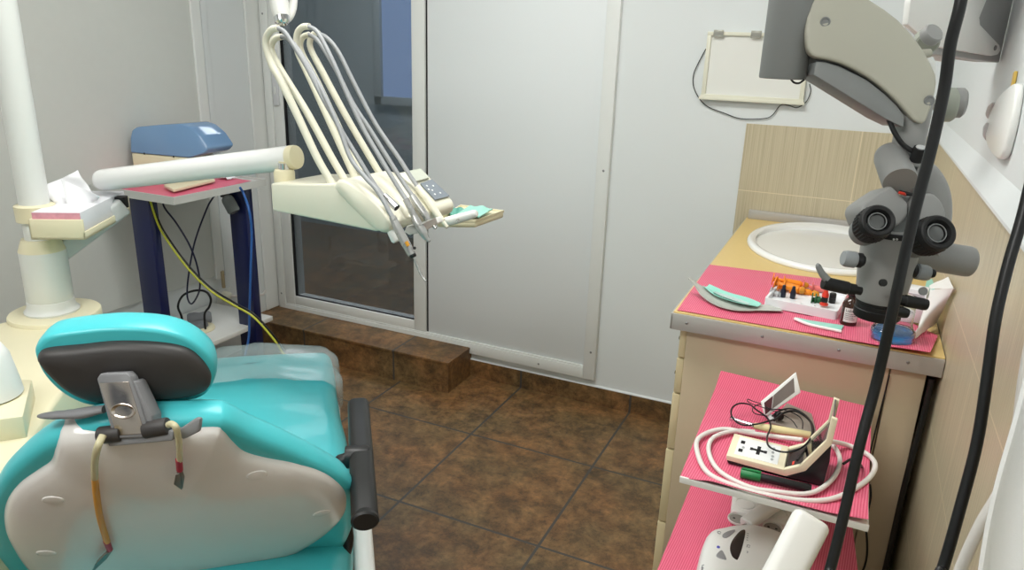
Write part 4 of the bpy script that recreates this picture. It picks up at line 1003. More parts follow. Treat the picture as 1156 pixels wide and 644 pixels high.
# ------------------------------------------------------------------ wall box behind the microscope
wb = thing('wall_bracket', 'grey wall bracket with white cover plate above the tiles on the side wall', 'bracket', (.2, 1.47, 1.42))
e0 = at(1128, 71, X=XR - .001); dW = (e0 - CO).dot(-(vf))
W0 = at(1128, 71, d=dW); W1 = at(1046, 54, d=dW - .15); U0 = at(1148, -20, X=XR - .001); dU = (U0 - CO).dot(-vf)
up_ = V((0, 0, .40))
wd = (W1 - W0); wd.z *= .55
back = wd.cross(up_).normalized(); back = back if back.dot(vf) < 0 else -back
th = .05
bm = BM(); prism(bm, [W0, W0 + wd, W0 + wd + up_, W0 + up_], back * th, .002); obj('bracket_body', bm, mat('bracket grey enamel', (172, 173, 172), .45), wb, smooth=False)
n = -back
bx = wd.length; BW = basis(W0 + n * .0005, -wd, up_)
# cover plate with a slanting cut towards the wall
def bp_(px_, py_): 
    r_ = ray(px_, py_); o_ = W0 - CO; t = o_.dot(n) / r_.dot(n); return CO + r_ * t
cv = [bp_(1047, 52), bp_(1112, 63), bp_(1119, 61.5), bp_(1122, 57), bp_(1121, 51), bp_(1099, 28), bp_(1098, 20), bp_(1107, -2), bp_(1112, -14), bp_(1052, -40), bp_(1030, -30), bp_(1020, 2), bp_(1017, 28)]
bm = BM(); prism(bm, [p + n * .001 for p in cv], n * .012, .002); co_ = obj('cover_plate', bm, M_wdev, wb, label='white cover plate')
bm = BM(); lathe(bm, [(0, 0), (.0052, 0), (.005, .001), (0, .0008)], bp_(1115.5, 54) + n * .0132, n, 18); obj('screw', bm, M_mg2, co_)
bm = BM(); q_ = bp_(1078, 62) ; lathe(bm, [(0, 0), (.018, 0), (.020, .006), (.014, .016), (0, .018)], q_ + back * .02 + V((0, 0, .004)), (0, 0, -1), 24); obj('lower_knob', bm, M_wdev, wb)

# ------------------------------------------------------------------ white handset on the side wall
hs = thing('wall_handset', 'white rounded handset hanging on the side wall above the tile edge', 'handset', at(1128, 178, X=XR - .02))
o0 = at(1140, 92, X=XR - .016); o1 = at(1122, 175, X=XR - .016)
hp_ = catmull([at(x, y, X=XR - .014) for x, y in ((1146, 97), (1139, 97), (1124, 113), (1114, 138), (1112, 158), (1119, 174), (1128, 179), (1135, 160), (1142, 128))], 4, True)
bm = BM(); prism(bm, hp_, (.0135, 0, 0), .005, 3); sh_ = obj('handset_body', bm, M_wdev, hs)
for a_, b_ in (((1122, 116), (1116, 133)), ((1115, 139), (1114, 158))):
    p, q_ = at(*a_, X=XR - .016), at(*b_, X=XR - .009); bm = BM(); tube(bm, catmull([p, p.lerp(q_, .5), q_], 5), [.003, .005, .007, .008, .008, .008, .008, .008, .007, .005, .003], 14, flat=.5); obj('key_pad', bm, M_lgrey, sh_)
a_, b_ = at(1146, 81, X=XR - .004), at(1142, 101, X=XR - .004)
bm = BM(); box(bm, (0, -.007, -.002), ((b_ - a_).length, .007, .003), .001); bm.transform(basis(a_, b_ - a_, (0, 1, 0), None)); tg = obj('hook_strip', bm, mat('yellow strip', (222, 186, 92), .45), hs, label='yellow hanging strip')

# ------------------------------------------------------------------ hanging cables in front
cable('hanging_cable', 'thick black cable hanging in front of the microscope from top to bottom', [at(1092, -60, d=.62), at(1085, 0, d=.62), at(1073, 50, d=.63), at(1066, 100, d=.64), at(1052, 165, d=.65), at(1035, 230, d=.66), at(1021, 290, d=.67), at(1008, 350, d=.68), at(990, 430, d=.70), at(970, 505, d=.70), at(953, 580, d=.70), at(938, 640, d=.70), at(915, 720, d=.70), V((.03, .66, .5)), V((.02, .70, .005))], .0050, sides=14)
cable('hanging_cable', 'black cable crossing the tiled side wall at the right edge', [at(1172, 170, d=.70), at(1154, 245, d=.70), at(1138, 300, d=.70), at(1124, 360, d=.70), at(1114, 430, d=.70), at(1103, 500, d=.70), at(1085, 570, d=.70), at(1065, 640, d=.70), at(1045, 700, d=.70), V((.115, .66, .5)), V((.10, .70, .005))], .0052, sides=14)
# white cloth and pale hose at the right edge
M_cloth = mat('white cotton cloth', (232, 233, 232), .8, var=.015, bump=.2, bscale=900)
le = [at(1172, 380, d=.60), at(1150, 470, d=.60), at(1130, 540, d=.60), at(1118, 590, d=.60), at(1108, 650, d=.60), at(1095, 760, d=.60)]
le = catmull(le, 8); n_e = len(le) - 1
def clothf(u, v):
    p = le[min(int(u * n_e), n_e)]
    return p + V((.085 * v - .012 * math.sin(v * 6) , .05 * math.sin(PI * v * .9) * (1 if v < .6 else 1) - .055 * v, .004 * math.sin(9 * v + 3 * u)))
bm = BM(); grid_sheet(bm, lambda u, v: (lambda q: V((min(q.x, XR - .012), q.y, q.z)))(clothf(u, v)), n_e, 20, .003)
tag(obj('hanging_cloth', bm, M_cloth), 'white cloth hanging at the lower right edge beside the tiles', 'cloth')
cable('hose', 'pale rubber hose beside the white cloth at the lower right edge', [at(1165, 380, d=.72), at(1156, 430, d=.72), at(1148, 490, d=.72), at(1134, 545, d=.72), at(1106, 595, d=.72), at(1082, 650, d=.72), at(1070, 700, d=.72), V((.13, .72, .5)), V((.14, .75, .006))], .0055, M_hose, sides=14)

# ------------------------------------------------------------------ x-ray viewer on the back wall
M_ivf = mat('ivory viewer frame', (226, 224, 206), .4)
yv = YB - .022
lbx = thing('xray_viewer', 'ivory framed x-ray viewing panel on the back wall', 'viewer', (-.36, YB, 1.28))
v0, v1, v2, v3 = at(790, 109, Y=yv), at(906.5, 118, Y=yv), at(913, 42, Y=yv), at(798.5, 35.5, Y=yv)
zb, ztp, xl_, xr_ = (v0.z + v1.z) / 2, v3.z, (v0.x + v3.x) / 2, v1.x
bm = BM()
box(bm, (xl_, yv, zb), (xr_, YB - .0005, zb + .013), .001); box(bm, (xl_ + .002, yv + .003, ztp - .012), (xr_ - .002, YB - .0005, ztp), .001)
box(bm, (xl_ + .002, yv + .003, zb + .013), (xl_ + .016, YB - .0005, ztp - .012), .001); box(bm, (xr_ - .016, yv + .003, zb + .013), (xr_ - .002, YB - .0005, ztp - .012), .001)
box(bm, (xl_ - .004, yv - .004, zb - .006), (xr_ + .004, yv + .004, zb + .004), .001)
obj('frame', bm, M_ivf, lbx)
obj('viewing_panel', box(BM(), (xl_ + .015, yv + .010, zb + .012), (xr_ - .015, yv + .014, ztp - .011)), mat('milky viewing panel', (232, 232, 226), .25), lbx, smooth=False)
for x in (xl_ + .035, xl_ + .16):
    bm = BM(); box(bm, (x - .012, yv - .002, ztp - .018), (x + .022, yv + .003, ztp + .006), .0008); obj('film_clip', bm, mat('clear clip', (206, 206, 196), .1, trans=.5), lbx)
yc = YB - .006
ws = [(797, 55), (789, 70), (783, 84), (783, 98), (790, 112), (800, 121), (818, 128), (836, 134), (862, 134), (872, 130), (881, 119)]
cable('viewer_cable', 'thin black wire looping below the x-ray viewer', [at(x, y, Y=yc) for x, y in ws] + [at(890, 119, Y=yc), at(900, 121.5, Y=yc), at(910, 115, Y=yc), at(915, 104, Y=yc), at(914, 95, Y=yc)], .0016)
# ================================================================== dental chair
M_turq = mat('turquoise vinyl', (72, 192, 199), .36, coat=.1, bump=.06, bscale=300)
M_shell = mat('white gloss shell', (222, 218, 214), .2, coat=.25, var=.03, vscale=9)
M_pad = mat('charcoal padding', (58, 55, 54), .5)
M_cast = mat('grey casting', (126, 126, 128), .42)
M_pol = mat('polished steel plate', (190, 180, 172), .22, metal=1)
PHI = math.radians(38); CA = V((-math.sin(PHI), math.cos(PHI), 0)); CS = V((math.cos(PHI), math.sin(PHI), 0)); UZ = V((0, 0, 1))
def C(a, s, z): return CA * a + CS * s + UZ * z
ch = thing('dental_chair', 'turquoise dental chair with white back shell seen from behind', 'chair', C(1.55, -.27, 0), 0)
SZ = .50
# base, lift column and seat tray
bm = BM(); slab(bm, [(p[0], p[1]) for p in rrect(.95, .52, .12, 8)], 0, .05, .02); bm.transform(basis(C(1.75, -.27, 0), CA, -CS)); obj('floor_base', bm, M_trol, ch)
bm = BM(); slab(bm, rrect(.34, .26, .05, 6), .05, .36, .02); bm.transform(basis(C(1.62, -.27, 0), CA, -CS)); obj('lift_column', bm, M_trol, ch)
bm = BM(); slab(bm, rrect(1.0, .50, .09, 8), .34, .41, .025); bm.transform(basis(C(1.66, -.27, 0), CA, -CS)); obj('seat_tray', bm, M_trol, ch)
# seat and foot rest: cross sections along the chair
def seat_sec(a, s0, s1, zt, zb, dome, r=.05, n=8):
    pts = []; w = s1 - s0
    for k in range(n + 1):
        t = PI / 2 * k / n; pts.append((s1 - r + r * math.sin(t), zt - r + r * math.cos(t)))
    pts.append((s1, zb + .02)); pts.append((s1 - .02, zb)); pts.append((s0 + .02, zb)); pts.append((s0, zb + .02))
    for k in range(n + 1):
        t = PI / 2 * (1 - k / n); pts.append((s0 + r - r * math.sin(t), zt - r + r * math.cos(t)))
    for k in range(1, 12):
        f = k / 12; s = s0 + r + (w - 2 * r) * f; pts.append((s, zt + dome * math.sin(PI * f)))
    return [C(a, s, z) for s, z in pts]
secs = []
tab = [(1.07, -.50, -.045, .485, .40), (1.11, -.53, -.018, .50, .385), (1.25, -.54, -.004, .505, .38), (1.45, -.54, .002, .503, .38), (1.62, -.54, .002, .500, .38), (1.74, -.535, -.003, .503, .38), (1.84, -.52, -.016, .515, .39), (1.93, -.51, -.022, .517, .40), (2.02, -.505, -.027, .505, .405), (2.12, -.505, -.030, .500, .41), (2.22, -.50, -.036, .497, .415), (2.28, -.49, -.046, .485, .42), (2.31, -.46, -.075, .465, .43)]
for i, (a, s0, s1, zt, zb) in enumerate(tab): secs.append(seat_sec(a, s0, s1, zt, zb, .012 if 1 < i < 9 else .004, .055 if i < 11 else .03))
def dens(secs, n=4):
    cols = [catmull([s[k] for s in secs], n) for k in range(len(secs[0]))]
    return [[c[i] for c in cols] for i in range(len(cols[0]))]
bm = BM(); loft(bm, dens(secs)); obj('seat', bm, M_turq, ch, angle=70)
# clear plastic cover drawn over the foot end
M_film = mat('clear plastic film', (205, 214, 214), .18, trans=0, alpha=.34, spec=.8, bump=.5, bscale=22)
csec = []
for i, a in enumerate([2.00 + .02 * k for k in range(17)]):
    f = i / 16; zt = .517 - .012 * f + .006 * math.sin(a * 40); 
    if a > 2.28: zt -= .02 * (a - 2.28) / .04
    sec = seat_sec(a, -.515 + .008 * math.sin(a * 31), -.018 - .02 * f + .007 * math.sin(a * 37 + 1), zt + .004, .40, .014, .055)
    c_ = C(a, -.27, .46)
    sec = [p + (p - c_).normalized() * (.006) + (p - c_).normalized() * .011 * noise.noise(p * 15) + (p - c_).normalized() * .005 * noise.noise(p * 41) for p in sec]
    csec.append(sec)
bm = BM(); loft(bm, csec, cap=False)
fr = bm.faces.new([v for v in bm.verts[-len(csec[0]):]]) if False else None
bm.verts.ensure_lookup_table(); nS = len(csec[0]); bm.faces.new([bm.verts[len(bm.verts) - nS + k] for k in range(nS)])
tag(obj('foot_cover', bm, M_film, angle=70), 'clear crumpled plastic cover over the foot end of the turquoise chair', 'cover')
# ---- backrest
BT = math.radians(62)
UB = -CA * math.cos(BT) + UZ * math.sin(BT); NB = -CA * math.sin(BT) - UZ * math.cos(BT)        # up the back, outward towards the viewer
T0 = at(180, 482, d=1.08)
BF = Matrix.Translation(T0) @ Matrix((CS, UB, NB)).transposed().to_4x4(); BI = BF.inverted()
def bpl(x, y, off=0):
    r_ = ray(x, y); t = (T0 + NB * off - CO).dot(NB) / r_.dot(NB); p = BI @ (CO + r_ * t); return (p.x, p.y)
sh_px = [(118, 488), (180, 486), (240, 483), (252, 487), (262, 498), (276, 510), (300, 517), (335, 524), (366, 536), (386, 551), (391, 566), (386, 584), (362, 606), (325, 628), (285, 648), (250, 672), (180, 690), (90, 680), (40, 650), (12, 612), (5, 588), (8, 566), (22, 546), (44, 530), (58, 520), (63, 506), (70, 494), (88, 489)]
so = catmull([V((*bpl(x, y), 0)) for x, y in sh_px], 5, True)
cen = V((sum(p.x for p in so) / len(so), sum(p.y for p in so) / len(so), 0))
def ins(pts, k, cz=cen): return [cz + (p - cz) * k for p in pts]
secs = []
for k, z in ((1.005, -.035), (1.01, -.012), (1.0, .0), (.985, .007), (.955, .013), (.90, .018), (.8, .023), (.6, .029), (.35, .032), (.1, .033)):
    secs.append([BF @ V((p.x, p.y, z)) for p in ins(so, k)])
bm = BM(); loft(bm, secs)
from mathutils.bvhtree import BVHTree
bmesh.ops.recalc_face_normals(bm, faces=bm.faces[:]); SHELL = BVHTree.FromBMesh(bm)
bs_o = obj('back_shell', bm, M_shell, ch, angle=60, label='white glossy back shell')
for x, y in ((60, 565), (52, 625), (290, 537), (363, 580)):
    p, n_, i_, d_ = SHELL.ray_cast(CO, ray(x, y).normalized())
    if p is None: continue
    bm = BM(); lathe(bm, [(.016, -.003), (.016, .0002), (.015, .0012), (.010, .0018), (0, .002)], p, n_ if n_.dot(CO - p) > 0 else -n_, 24, flat=.6, up=(0, 0, 1)); obj('screw_cap', bm, M_shell, bs_o)
# upholstery behind the shell
cu_px = [(60, 486), (100, 472), (140, 468), (180, 467), (240, 466), (258, 469), (285, 483), (330, 503), (372, 524), (394, 540), (400, 562), (397, 590), (380, 620), (330, 660), (200, 700), (70, 690), (10, 640), (-10, 600), (-12, 568), (2, 535), (30, 506)]
off_c = -.02
co_ = catmull([V((*bpl(x, y, off_c), 0)) for x, y in cu_px], 6, True)
cc = V((sum(p.x for p in co_) / len(co_), sum(p.y for p in co_) / len(co_), 0))
secs = []
for k, z in ((.90, .004), (.95, .004), (.985, .0), (1.0, -.008), (1.004, -.018), (.997, -.030), (.975, -.042), (.93, -.052), (.85, -.058), (.6, -.060), (.2, -.058)):
    secs.append([BF @ V((p.x, p.y, z - .004)) for p in ins(co_, k, cc)])
bm = BM(); loft(bm, secs); obj('back_cushion', bm, M_turq, ch, angle=70)
# ---- headrest
HT = math.radians(80); UH = -CA * math.cos(HT) + UZ * math.sin(HT); NH = -CA * math.sin(HT) - UZ * math.cos(HT)
H0 = at(142, 412, d=1.08)
HF = Matrix.Translation(H0) @ Matrix((CS, UH, NH)).transposed().to_4x4(); HI = HF.inverted()
def hpl(x, y, off=0):
    r_ = ray(x, y); t = (H0 + NH * off - CO).dot(NH) / r_.dot(NH); p = HI @ (CO + r_ * t); return (p.x, p.y)
hp_px = [(42, 404), (52, 397), (90, 393), (130, 389), (175, 390), (208, 396), (226, 409), (237, 427), (232, 442), (206, 449), (170, 450), (130, 455), (100, 452), (75, 441), (55, 424), (45, 412)]
ho = catmull([V((*hpl(x, y), 0)) for x, y in hp_px], 5, True); hc = V((sum(p.x for p in ho) / len(ho), sum(p.y for p in ho) / len(ho), 0))
secs = [[HF @ V((p.x, p.y, z)) for p in ins(ho, k, hc)] for k, z in ((1.0, -.02), (1.005, -.006), (.99, .001), (.95, .006), (.85, .010), (.6, .014), (.2, .015))]
bm = BM(); loft(bm, secs); obj('headrest_back', bm, M_pad, ch, angle=60, label='charcoal back of the headrest')
hu_px = [(39, 398), (44, 386), (56, 378), (85, 373), (130, 369), (175, 371), (205, 378), (226, 390), (240, 406), (243, 424), (237, 440), (225, 449), (200, 452), (165, 455), (125, 458), (95, 455), (68, 441), (48, 420)]
hu = catmull([V((*hpl(x, y, -.015), 0)) for x, y in hu_px], 5, True); hc2 = V((sum(p.x for p in hu) / len(hu), sum(p.y for p in hu) / len(hu), 0))
secs = [[HF @ V((p.x, p.y, z)) for p in ins(hu, k, hc2)] for k, z in ((.92, -.010), (.97, -.011), (.995, -.017), (1.005, -.03), (.995, -.046), (.97, -.058), (.92, -.066), (.8, -.07), (.4, -.068), (.1, -.066))]
bm = BM(); loft(bm, secs); obj('headrest_cushion', bm, M_turq, ch, angle=70)
# bracket between headrest and back
K0 = at(148, 458, d=1.055)
dk = lambda x, y, o=0: at(x, y, d=1.045 + o)
def plate(px_list, o, th, m_, nm, par=ch, bev=.002, d2=0):
    n_ = len(px_list); bm = BM(); prism(bm, [dk(x, y, o) for x, y in px_list], V((-CS.x * 0, 0, 0)) - CR @ V((0, 0, 1)) * th, bev); return obj(nm, bm, m_, par)
br = plate([(109, 428), (113, 422), (142, 421), (147, 426), (169, 491), (165, 494), (130, 496), (127, 492)], 0, .022, M_cast, 'headrest_bracket')
plate([(111.5, 433), (145, 431), (163.5, 490), (132, 492)], -.0012, .003, M_pol, 'polished_plate', br, .0006)
bm = BM(); c_ = dk(139, 464.5, -.0015); vfw = CR @ V((0, 0, 1))
lathe(bm, [(.0175, -.001), (.0178, .0012), (.0165, .0016), (.0150, .0008), (.010, -.0012), (0, -.002)], c_, vfw, 32, flat=.62, up=(0, 0, 1)); obj('lock_button', bm, M_pol, br)
plate([(149, 430), (153, 432), (171, 470), (172, 489), (169, 491)], .004, .03, M_cast, 'bracket_side', br, .001)
bm = BM(); cyl(bm, dk(112, 492, .008), dk(138, 489, .008), .0125, sides=28, bev=.002); obj('hinge_barrel', bm, M_pad, br)
bm = BM(); cyl(bm, dk(163, 486, .008), dk(190, 481, .008), .0125, sides=28, bev=.002); obj('hinge_barrel', bm, M_pad, br)
bm = BM(); prism(bm, [dk(120, 496, .004), dk(122, 505, .004), dk(195, 498, .004), dk(196, 486, .004)], -vfw * .03, .003); obj('hinge_seat', bm, M_cast, br)
bm = BM(); prism(bm, [dk(196, 489, .004), dk(206, 497, .004), dk(224, 488, .004), dk(226, 473, .004), dk(221, 472, .004)], -vfw * .012, .003); obj('locking_flap', bm, M_cast, br)
bm = BM(); lv = catmull([dk(118, 462, .012), dk(90, 467, .012), (dk(62, 469, .012)), dk(43, 470, .012)], 6); tube(bm, lv, [.009, .009, .010, .011, .0115, .012, .0115, .011, .010, .010, .009, .009, .009, .008, .0075, .007, .006, .005, .003][:len(lv)], 16, flat=.6); obj('release_lever', bm, M_cast, ch)
# armrest
M_arm = mat('black armrest', (30, 29, 29), .42)
aA, aB = at(412, 588, z=.685), at(404.5, 456, z=.685)
dA = (aB - aA).normalized(); LA = (aB - aA).length
bm = BM(); slab(bm, rrect(.046, .034, .015, 6), 0, LA, .008); F_ = Matrix((UZ.cross(dA).normalized(), UZ, dA)).transposed()
bm.transform(Matrix.Translation(aA) @ Matrix((dA.cross(UZ).normalized(), UZ, dA)).transposed().to_4x4()); arm = obj('armrest', bm, M_arm, ch)
bm = BM(); lathe(bm, [(0, -.012), (.022, -.012), (.0235, -.009), (.0235, .002), (.020, .005), (0, .005)], aA, -dA, 28, flat=.8); obj('end_cap', bm, M_arm, arm)
mid = at(409, 517, z=.68); 
bm = BM(); lathe(bm, [(0, -.02), (.021, -.02), (.022, -.016), (.022, .022), (.019, .026), (0, .026)], mid - CS * .012 + UZ * .003, CS * .95 - CA * .1, 28); obj('pivot', bm, M_arm, arm)
bm = BM(); smooth_tube(bm, [mid - CS * .01, mid - CS * .05 - UZ * .02, V((0, 0, 0)) + C(mid.dot(CA), -.01, .50), C(mid.dot(CA), -.03, .44)], .013, 6, sides=16); obj('arm_post', bm, M_arm, arm)
# white side panel below the armrest
w0 = at(391, 640, z=.40); 
s1 = w0.dot(CS); bm = BM(); prism(bm, [C(1.02, .0, .10), C(1.60, .0, .10), C(1.56, .0, .395), C(1.02, .0, .395)], CS * .045, .012, 3); obj('side_panel', bm, M_trol, ch)

# ---- bib clips hanging from the hinge
M_tub = mat('clear yellowish tube', (222, 214, 176), .25, trans=.3)
M_yel = mat('amber sleeve tube', (226, 158, 40), .3, trans=.2)
M_sleeve = mat('crimson sleeve', (170, 24, 54), .35)
M_clip = mat('worn chrome clip', (132, 128, 122), .4, metal=.6)
bib = thing('bib_holder', 'clear tube bib holder with two alligator clips hanging over the chair back', 'bib holder', dk(150, 500, -.01))
o_ = lambda x, y: CO + ray(x, y) * (((T0 + NB * .040 - CO).dot(NB)) / ray(x, y).dot(NB)) 
e_ = [dk(116, 492, -.012)] + [o_(x, y) for x, y in ((110, 506), (107, 522), (107, 540))]
bm = BM(); smooth_tube(bm, e_, .0052, 8, sides=12); obj('tube', bm, M_tub, bib)
bm = BM(); smooth_tube(bm, [o_(x, y) for x, y in ((107, 539), (109, 560), (113, 585), (121, 612))], .0050, 8, sides=12); obj('tube', bm, M_yel, bib, label='amber tube')
bm = BM(); smooth_tube(bm, [dk(190, 480, -.012), dk(194, 479, -.016), dk(199, 484, -.018)] + [o_(x, y) for x, y in ((202, 500), (203, 520))], .0046, 8, sides=12); obj('tube', bm, M_tub, bib)
def clip(p, q, r_):
    p, q, r_ = o_(*p), o_(*q), o_(*r_)
    bm = BM(); tube(bm, [p, q], .0048, 12); obj('sleeve', bm, M_sleeve, bib)
    d = (r_ - q).normalized(); sd = d.cross(NB).normalized(); L = (r_ - q).length
    t_ = obj('clip', prism(BM(), [q - sd * .004, q + sd * .004, q + sd * .0055 + d * L * .5, r_ + sd * .001, r_ - sd * .001, q - sd * .0055 + d * L * .35], NB * .003, .0008), M_clip, bib)
    bm = BM(); prism(bm, [q + NB * .004, q + sd * .005 + NB * .006, q + sd * .009 + d * L * .45 + NB * .009, r_ + NB * .004], NB * .002, .0006); obj('jaw', bm, M_clip, t_)
clip((120, 611), (124, 621), (104, 645)); clip((202, 519), (203, 531), (206, 550))
# ================================================================== dental unit on the left
M_unit = mat('cream unit plastic', (226, 218, 186), .38, var=.015)
M_unit2 = mat('pale cream enamel', (230, 227, 208), .3)
M_colw = mat('white column enamel', (222, 224, 220), .3)
M_tubew = mat('white arm tube', (238, 238, 236), .22)
UT = .72
uc = at(60, 355, z=UT); Dc = -(CR.transposed() @ (uc - CO)).z; rc = 23 * Dc / FPX
un = thing('dental_unit', 'cream dental unit with white column and tray to the left of the chair', 'dental unit', (uc.x, uc.y, 0))
tp = [(-70, 380), (0, 364), (52, 352), (101, 350), (103, 362), (88, 400), (72, 440), (46, 478), (26, 508), (-20, 560), (-120, 600)]
top_ = [at(x, y, z=UT) for x, y in tp]
bm = BM(); prism(bm, [V((p.x, p.y, .0)) for p in top_], (0, 0, UT), .012, 3); obj('body', bm, M_unit, un)
bm = BM(); lathe(bm, [(rc * 2.0, -.02), (rc * 2.0, .008), (rc * 1.96, .011), (0, .011)], uc + V((.01, 0, 0)), UZ, 48); obj('disc', bm, M_unit, un)
stp = [at(x, y, z=UT + .045) for x, y in ((-60, 445), (0, 428), (36, 428), (26, 470), (-60, 482))]
bm = BM(); prism(bm, [V((p.x, p.y, UT - .002)) for p in stp], (0, 0, .047), .004, 2); obj('bowl_plinth', bm, M_unit, un)
bc = at(-12, 448, z=UT + .045)
bm = BM(); lathe(bm, [(0, 0), (.052, 0), (.058, .004), (.055, .03), (.046, .085), (.036, .105), (.02, .112), (0, .113)], bc, UZ, 36); obj('bowl_housing', bm, M_wdev, un, label='white rounded bowl housing')
yc_ = uc.y
zc_ = lambda x, y: at(x, y, Y=yc_).z
z1, z2, z3 = zc_(57, 337), zc_(52, 283), zc_(52, 276)
bm = BM(); lathe(bm, [(rc * 1.18, .010), (rc * 1.2, .016), (rc * 1.08, .022), (rc * 1.04, .03), (rc * 1.02, z1 - UT - .001), (rc * 1.0, z1 - UT)], uc, UZ, 40); col_ = obj('column_foot', bm, M_colw, un)
bm = BM(); lathe(bm, [(rc * .995, z1 - UT), (rc * 1.015, z1 - UT + .002), (rc * 1.0, z2 - UT), (0, z2 - UT)], uc, UZ, 40); obj('column', bm, M_colw, un)
bm = BM(); lathe(bm, [(rc * 1.0, z2 - UT), (rc * .96, z2 - UT + .006), (rc * .8, z3 - UT + .014), (0, z3 - UT + .014)], uc, UZ, 40); obj('column_cap', bm, M_unit, un)
zp0 = zc_(45, 240); pr = rc * .64
bm = BM(); lathe(bm, [(0, z3 - UT), (pr, z3 - UT), (pr, 1.78), (0, 1.78)], uc, UZ, 32); obj('lamp_pole', bm, M_colw, un)
bm = BM(); lathe(bm, [(pr * 1.0, -.024), (pr * 1.32, -.022), (pr * 1.34, .018), (pr * 1.0, .022)], V((uc.x, uc.y, zp0)), UZ, 32); clp = obj('collar', bm, M_unit, un)
dcl = V((-.5, -.8, 0)).normalized()
for dz in (-.008, .010):
    bm = BM(); lathe(bm, [(0, 0), (.003, 0), (.003, .0012), (0, .0012)], V((uc.x, uc.y, zp0 + dz)) + V((-.87, -.5, 0)) * pr * 1.335, V((-.87, -.5, 0)), 10); obj('screw', bm, M_rub, clp)
# tray for the tissue box
TP = math.radians(31); tA = V((-math.sin(TP), math.cos(TP), 0)); tS = V((math.cos(TP), math.sin(TP), 0))
dT = Dc - .155
t00 = at(35, 271, d=dT); f0 = at(93.5, 273, d=dT); tw = (f0 - t00).dot(tS)
TF = basis(t00, tS, tA)
r_ = ray(151, 237); 
# length: where the right lip meets the pixel ray
pl_o = t00 + tS * tw; nn_ = tS; tt = (pl_o - CO).dot(nn_) / r_.dot(nn_); tl_ = (CO + r_ * tt - pl_o).dot(tA)
tl_ = max(.14, min(tl_, .30)); th_ = .052
bm = BM(); wl = .006
box(bm, (0, 0, 0), (tw, tl_, .008), .002); box(bm, (0, 0, 0), (tw, wl, th_), .002); box(bm, (0, 0, 0), (wl, tl_, th_), .002)
box(bm, (tw - wl, 0, 0), (tw, tl_, .020), .002); box(bm, (0, tl_ - wl, 0), (tw, tl_, th_ * .7), .002); box(bm, (tw - wl, tl_ - .02, 0), (tw, tl_, th_), .002)
bm.transform(TF); obj('tray', bm, M_unit, un)
bm = BM(); tc = TF @ V((tw * .2, tl_ * .5, .02)); rtube(bm, tc, V((uc.x, uc.y, tc.z)), .05, .03, UZ, .006); obj('tray_arm', bm, M_unit, un)
# suction holder at the lower left
sc = at(-4, 618, z=.56)
bm = BM(); lathe(bm, [(.022, -.09), (.026, 0), (.030, .004), (.030, .012), (.020, .014), (0, .012)], sc, UZ, 28); obj('suction_holder', bm, M_cast, un)

# tissue box with a tissue pulled up
M_tis = mat('white tissue', (240, 240, 242), .9, sss=.1)
M_tbox = mat('white printed carton', (222, 222, 226), .5, var=.02, vscale=40)
M_tpink = mat('pink printed carton', (226, 160, 174), .5, var=.22, vscale=70)
bw, bl, bh = tw - 2 * wl - .002, tl_ - 2 * wl - .006, .060
tb = thing('tissue_box', 'white tissue box with pink end and tissue pulled up in the cream tray', 'tissue box', TF @ V((tw / 2, tl_ / 2, .0082)), 0)
B0 = TF @ Matrix.Translation((wl + .001, wl + .002, .0083))
bm = BM(); box(bm, (0, 0, 0), (bw, bl, bh), .0012); bm.transform(B0); bo = obj('carton', bm, M_tbox, tb)
bm = BM(); box(bm, (.0005, -.0005, .002), (bw - .0005, .0003, bh - .001)); bm.transform(B0); obj('end_print', bm, M_tpink, bo, smooth=False, label='pink printed end')
ts = lambda x, y, o=0: at(x, y, d=dT + .10 + o)
low_ = [ts(70, 237, 0), ts(112, 226, .03)]; up_l = [ts(48, 214, -.01), ts(88, 190, .02)]
def tisf(u, v):
    a = low_[0].lerp(low_[1], u); b = up_l[0].lerp(up_l[1], u)
    p = a.lerp(b, v)
    w = math.sin(u * 7 + 1.2 * v) * .012 * (1 - .4 * v) + .01 * noise.noise(p * 26)
    return p + (CR @ V((0, 0, 1))) * w + V((0, 0, .006 * math.sin(5 * u) * v))
bm = BM(); grid_sheet(bm, tisf, 26, 20, .0006); obj('tissue', bm, M_tis, tb, angle=60)
q0, q1 = ts(104, 228, .01), ts(90, 192, .01)
def tisf2(u, v):
    a = ts(78, 240, -.012).lerp(ts(112, 224, .02), u); b = ts(70, 203, -.02).lerp(ts(113, 222, .0), u)
    p = a.lerp(b, v); return p + vfw * (.006 * math.sin(6 * u + v))
bm = BM(); grid_sheet(bm, tisf2, 18, 12, .0006); obj('tissue', bm, M_tis, tb, angle=60)

# ================================================================== delivery arm and instrument head
de = thing('instrument_unit', 'cream instrument head with hoses on a white horizontal arm before the dark door', 'instrument unit', at(330, 200, d=1.8))
dL, dR = Dc + .06, 1.80
tL, tR = at(112, 204, d=dL), at(334, 177.5, d=dR)
td = (tR - tL).normalized(); Lt = (tR - tL).length; rt = .0295
bm = BM(); lathe(bm, [(0, 0), (rt * .75, .0), (rt * .93, .006), (rt, .018), (rt, Lt - .014), (0, Lt - .014)], tL, td, 40); at_ = obj('arm_tube', bm, M_tubew, de, label='white arm tube')
bm = BM(); lathe(bm, [(rt * 1.005, Lt - .0145), (rt * 1.005, Lt - .004), (rt * .95, Lt + .003), (rt * .6, Lt + .006), (0, Lt + .007)], tL, td, 40); obj('end_cap', bm, M_unit, at_)
for x, y in ((122, 211), (126, 211.5)):
    bm = BM(); lathe(bm, [(0, -.002), (.004, -.002), (.0035, .001), (0, .0012)], at(x, y, d=dL - rt + .004), vfw, 14); obj('screw', bm, M_screw, at_)
bm = BM(); lathe(bm, [(0, 0), (.017, 0), (.017, .03), (0, .03)], at(137, 226, d=dL) - UZ * .02, UZ, 24); obj('arm_joint', bm, M_rub, de)
